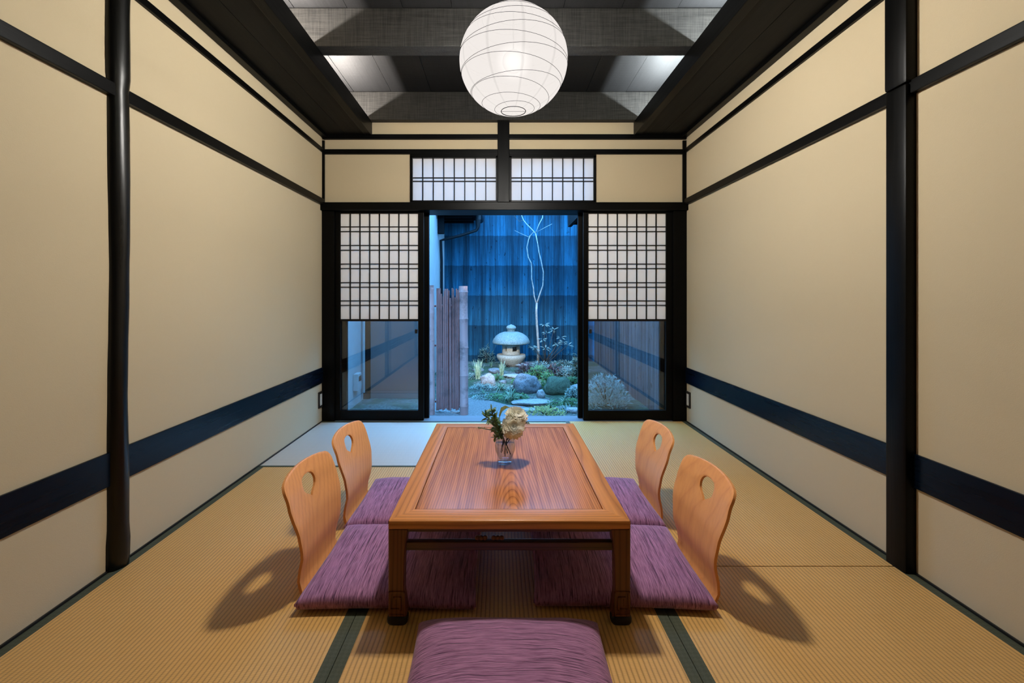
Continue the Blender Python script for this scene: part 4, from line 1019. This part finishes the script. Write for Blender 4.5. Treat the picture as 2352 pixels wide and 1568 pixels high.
def bush(px, py, wpx, hpx, n, LL, LW_, mat, label, seed, stems=8, name='low_shrub', cat='shrub', up=.4, depth=.8, ydep=None):
    p = GG(px, py)
    if ydep: z_ = -.3; p = Vector(((px-CX)*ydep/F, ydep, z_))
    k = p.y/F; W_, H_ = wpx*k/2, hpx*k; t = thing(name, label, cat, p); rq = random.Random(seed); m = MB()
    for i in range(n):
        while True:
            q = Vector((rq.uniform(-1, 1), rq.uniform(-1, 1), rq.uniform(0, 1)))
            if q.x**2+q.y**2+q.z**2 < 1: break
        c = Vector((q.x*W_, q.y*W_*depth, q.z*H_*.97)); d = Vector((q.x+rq.uniform(-.8, .8), q.y+rq.uniform(-.8, .8), up+rq.uniform(-.6, .7)))
        m.leaf(c, d, Vector((rq.uniform(-.4, .4), rq.uniform(-.6, .1), 1)), LL*rq.uniform(.6, 1.2), LW_*rq.uniform(.7, 1.2), rq.uniform(0, .4), 2)
    m.build('leaves', M[mat], t)
    m = MB()
    for i in range(stems):
        a = rq.uniform(0, 6.28); q = Vector((math.cos(a)*W_*.55, math.sin(a)*W_*.5, H_*.75))
        m.tube([(0, 0, -.02), q*.5+Vector((0, 0, H_*.1)), q], [.006, .005, .003], 5)
    m.build('stems', M['barkd'], t, 'all')
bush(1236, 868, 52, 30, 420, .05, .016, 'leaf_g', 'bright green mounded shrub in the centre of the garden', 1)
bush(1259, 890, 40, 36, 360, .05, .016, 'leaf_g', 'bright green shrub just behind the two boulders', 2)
bush(1206, 862, 44, 30, 240, .055, .026, 'leaf_r', 'dark reddish shrub right of the stone lantern foot', 3)
bush(1272, 862, 40, 26, 200, .055, .026, 'leaf_r', 'dark reddish shrub behind the green mounds', 4)
bush(1205, 842, 40, 10, 150, .05, .022, 'leaf_r', 'low dark plant along the foot of the back fence', 5)
bush(1302, 862, 54, 24, 420, .035, .018, 'leaf_b', 'pale spreading ground cover at the right below the fence', 6)
bush(1326, 868, 24, 60, 160, .09, .04, 'leaf_n', 'dark leafy shrub at the far right of the doorway view', 7)
bush(1117, 832, 34, 40, 260, .07, .014, 'leaf_n', 'feathery fern like shrub left of the stone lantern', 8)
bush(1318, 912, 40, 26, 300, .035, .016, 'leaf_b', 'pale leafy clump beside the mossy boulder', 9)
bush(1108, 892, 60, 10, 360, .03, .016, 'leaf_b', 'low pale creeping plant left of the arching grass', 10)
bush(1145, 914, 70, 9, 420, .028, .014, 'leaf_g', 'low green moss cushion in front of the arching grass', 11)
bush(1190, 880, 34, 12, 200, .03, .014, 'leaf_g', 'low green creeper between the flat stone and the blue boulder', 12)
bush(1252, 958, 100, 16, 560, .03, .011, 'leaf_y', 'yellow green ground cover at the doorway right of the flowers', 13, ydep=4.95)
bush(1300, 944, 60, 10, 320, .028, .012, 'leaf_b', 'low grey green creeper by the right edge of the doorway', 14)
bush(1392, 948, 100, 78, 900, .055, .020, 'leaf_b', 'large pale leafy shrub seen through the right glass', 15, name='leafy_shrub', ydep=5.3, up=.8)
extra = [(1090, 868, 40, 12, 200, .03, .014, 'leaf_b', 'low pale creeping plant behind the tall pale grass'),
 (1140, 872, 36, 14, 220, .035, .012, 'leaf_g', 'small green clump between the two upright grass tufts'),
 (1110, 916, 56, 9, 320, .028, .012, 'leaf_b', 'low grey green creeper at the left edge of the gravel'),
 (1195, 915, 40, 12, 260, .03, .012, 'leaf_g', 'low green clump left of the flat stepping stone'),
 (1180, 898, 34, 14, 220, .035, .010, 'leaf_b', 'fine pale clump just left of the blue grey boulder'),
 (1290, 840, 46, 14, 220, .04, .018, 'leaf_n', 'low dark green plant against the fence behind the pale ground cover'),
 (1165, 842, 24, 10, 120, .035, .016, 'leaf_r', 'small dark reddish plant at the left of the stone lantern foot'),
 (1315, 930, 46, 16, 280, .03, .010, 'leaf_g', 'green fine leaved clump near the right door frame'),
 (1270, 930, 50, 10, 260, .028, .011, 'leaf_g', 'low green creeper right of the long stepping stone'),
 (1240, 846, 50, 16, 240, .045, .014, 'leaf_b', 'pale leafy clump along the foot of the tree'),
 (1315, 880, 44, 16, 260, .035, .014, 'leaf_g', 'green clump above the mossy boulder by the right door frame')]
for i, a_ in enumerate(extra): bush(*a_, 40+i)
stone(1098, 853, 26, 8, 'stone_b', 'small dark stone behind the tall pale grass', 21, .3)
stone(1155, 882, 18, 9, 'stone_b', 'small dark stone right of the pinkish stone', 22, .3)
stone(1325, 895, 26, 12, 'stone_w', 'rounded pale stone by the right door frame', 23, .3)
tuft(1128, 842, 22, .9, 40, 'grassb', 'short grass tuft under the fern like shrub', 8, .5)
tuft(1210, 868, 24, .8, 40, 'grassb', 'short grass tuft among the reddish shrubs', 9, .5)
tuft(1330, 935, 26, 1., 40, 'grassb', 'grass tuft tucked beside the right door frame', 10, .5)
# sacred bamboo: thin stems with sparse pale leaves
t = thing('sparse_leafy_plant', 'tall sparse leafy plant with pale leaves right of the tree', 'plant', (P(1252, 836, 7.9).x, 7.9, gh(.8, 7.9)))
o0 = Vector(t.location); ms = MB(); ml = MB(); rq = random.Random(21)
clusters = [(1250, 745), (1255, 765), (1245, 780), (1272, 757), (1280, 790), (1295, 785), (1305, 792), (1222, 795), (1230, 800), (1253, 800), (1288, 775)]
for i, (a, b) in enumerate(clusters):
    q = P(a, b, 7.9+rq.uniform(-.15, .1))-o0
    ms.tube([(rq.uniform(-.05, .05), 0, 0), Vector((q.x*.55, q.y*.5, q.z*.55)), q], [.008, .006, .003], 5)
    for j in range(9):
        d = Vector((rq.uniform(-1, 1), rq.uniform(-1, .4), rq.uniform(-.3, .5))); ml.leaf(q+d*.03, d, Vector((0, -.4, 1)), rq.uniform(.05, .085), .026, .2, 2)
ms.build('stems', M['barkd'], t, 'all'); ml.build('leaves', M['leaf_b'], t)

# small spotlight under the house eave outside the doorway, aimed at the stone lantern and the tree
t = thing('garden_spotlight', 'small spotlight fixed outside above the doorway and aimed at the garden', 'spotlight', (-.25, YB+.101, 2.05))
MB().tube([(0, 0, 0), (0, .10, -.01)], .022, 12).build('lamp_housing', M['blackplastic'], t)
sd = bpy.data.lights.new('spot_lamp', 'SPOT'); sd.energy = 800; sd.color = (1, .90, .72); sd.spot_size = R(38); sd.spot_blend = .6; sd.shadow_soft_size = .02
so = bpy.data.objects.new('spot_lamp', sd); sc.collection.objects.link(so); so.parent = t; so.location = (0, .115, -.012)
so.rotation_euler = (Vector((.25, 7.8, -.05))-Vector((-.25, YB+.2, 2.05))).to_track_quat('-Z', 'Y').to_euler()
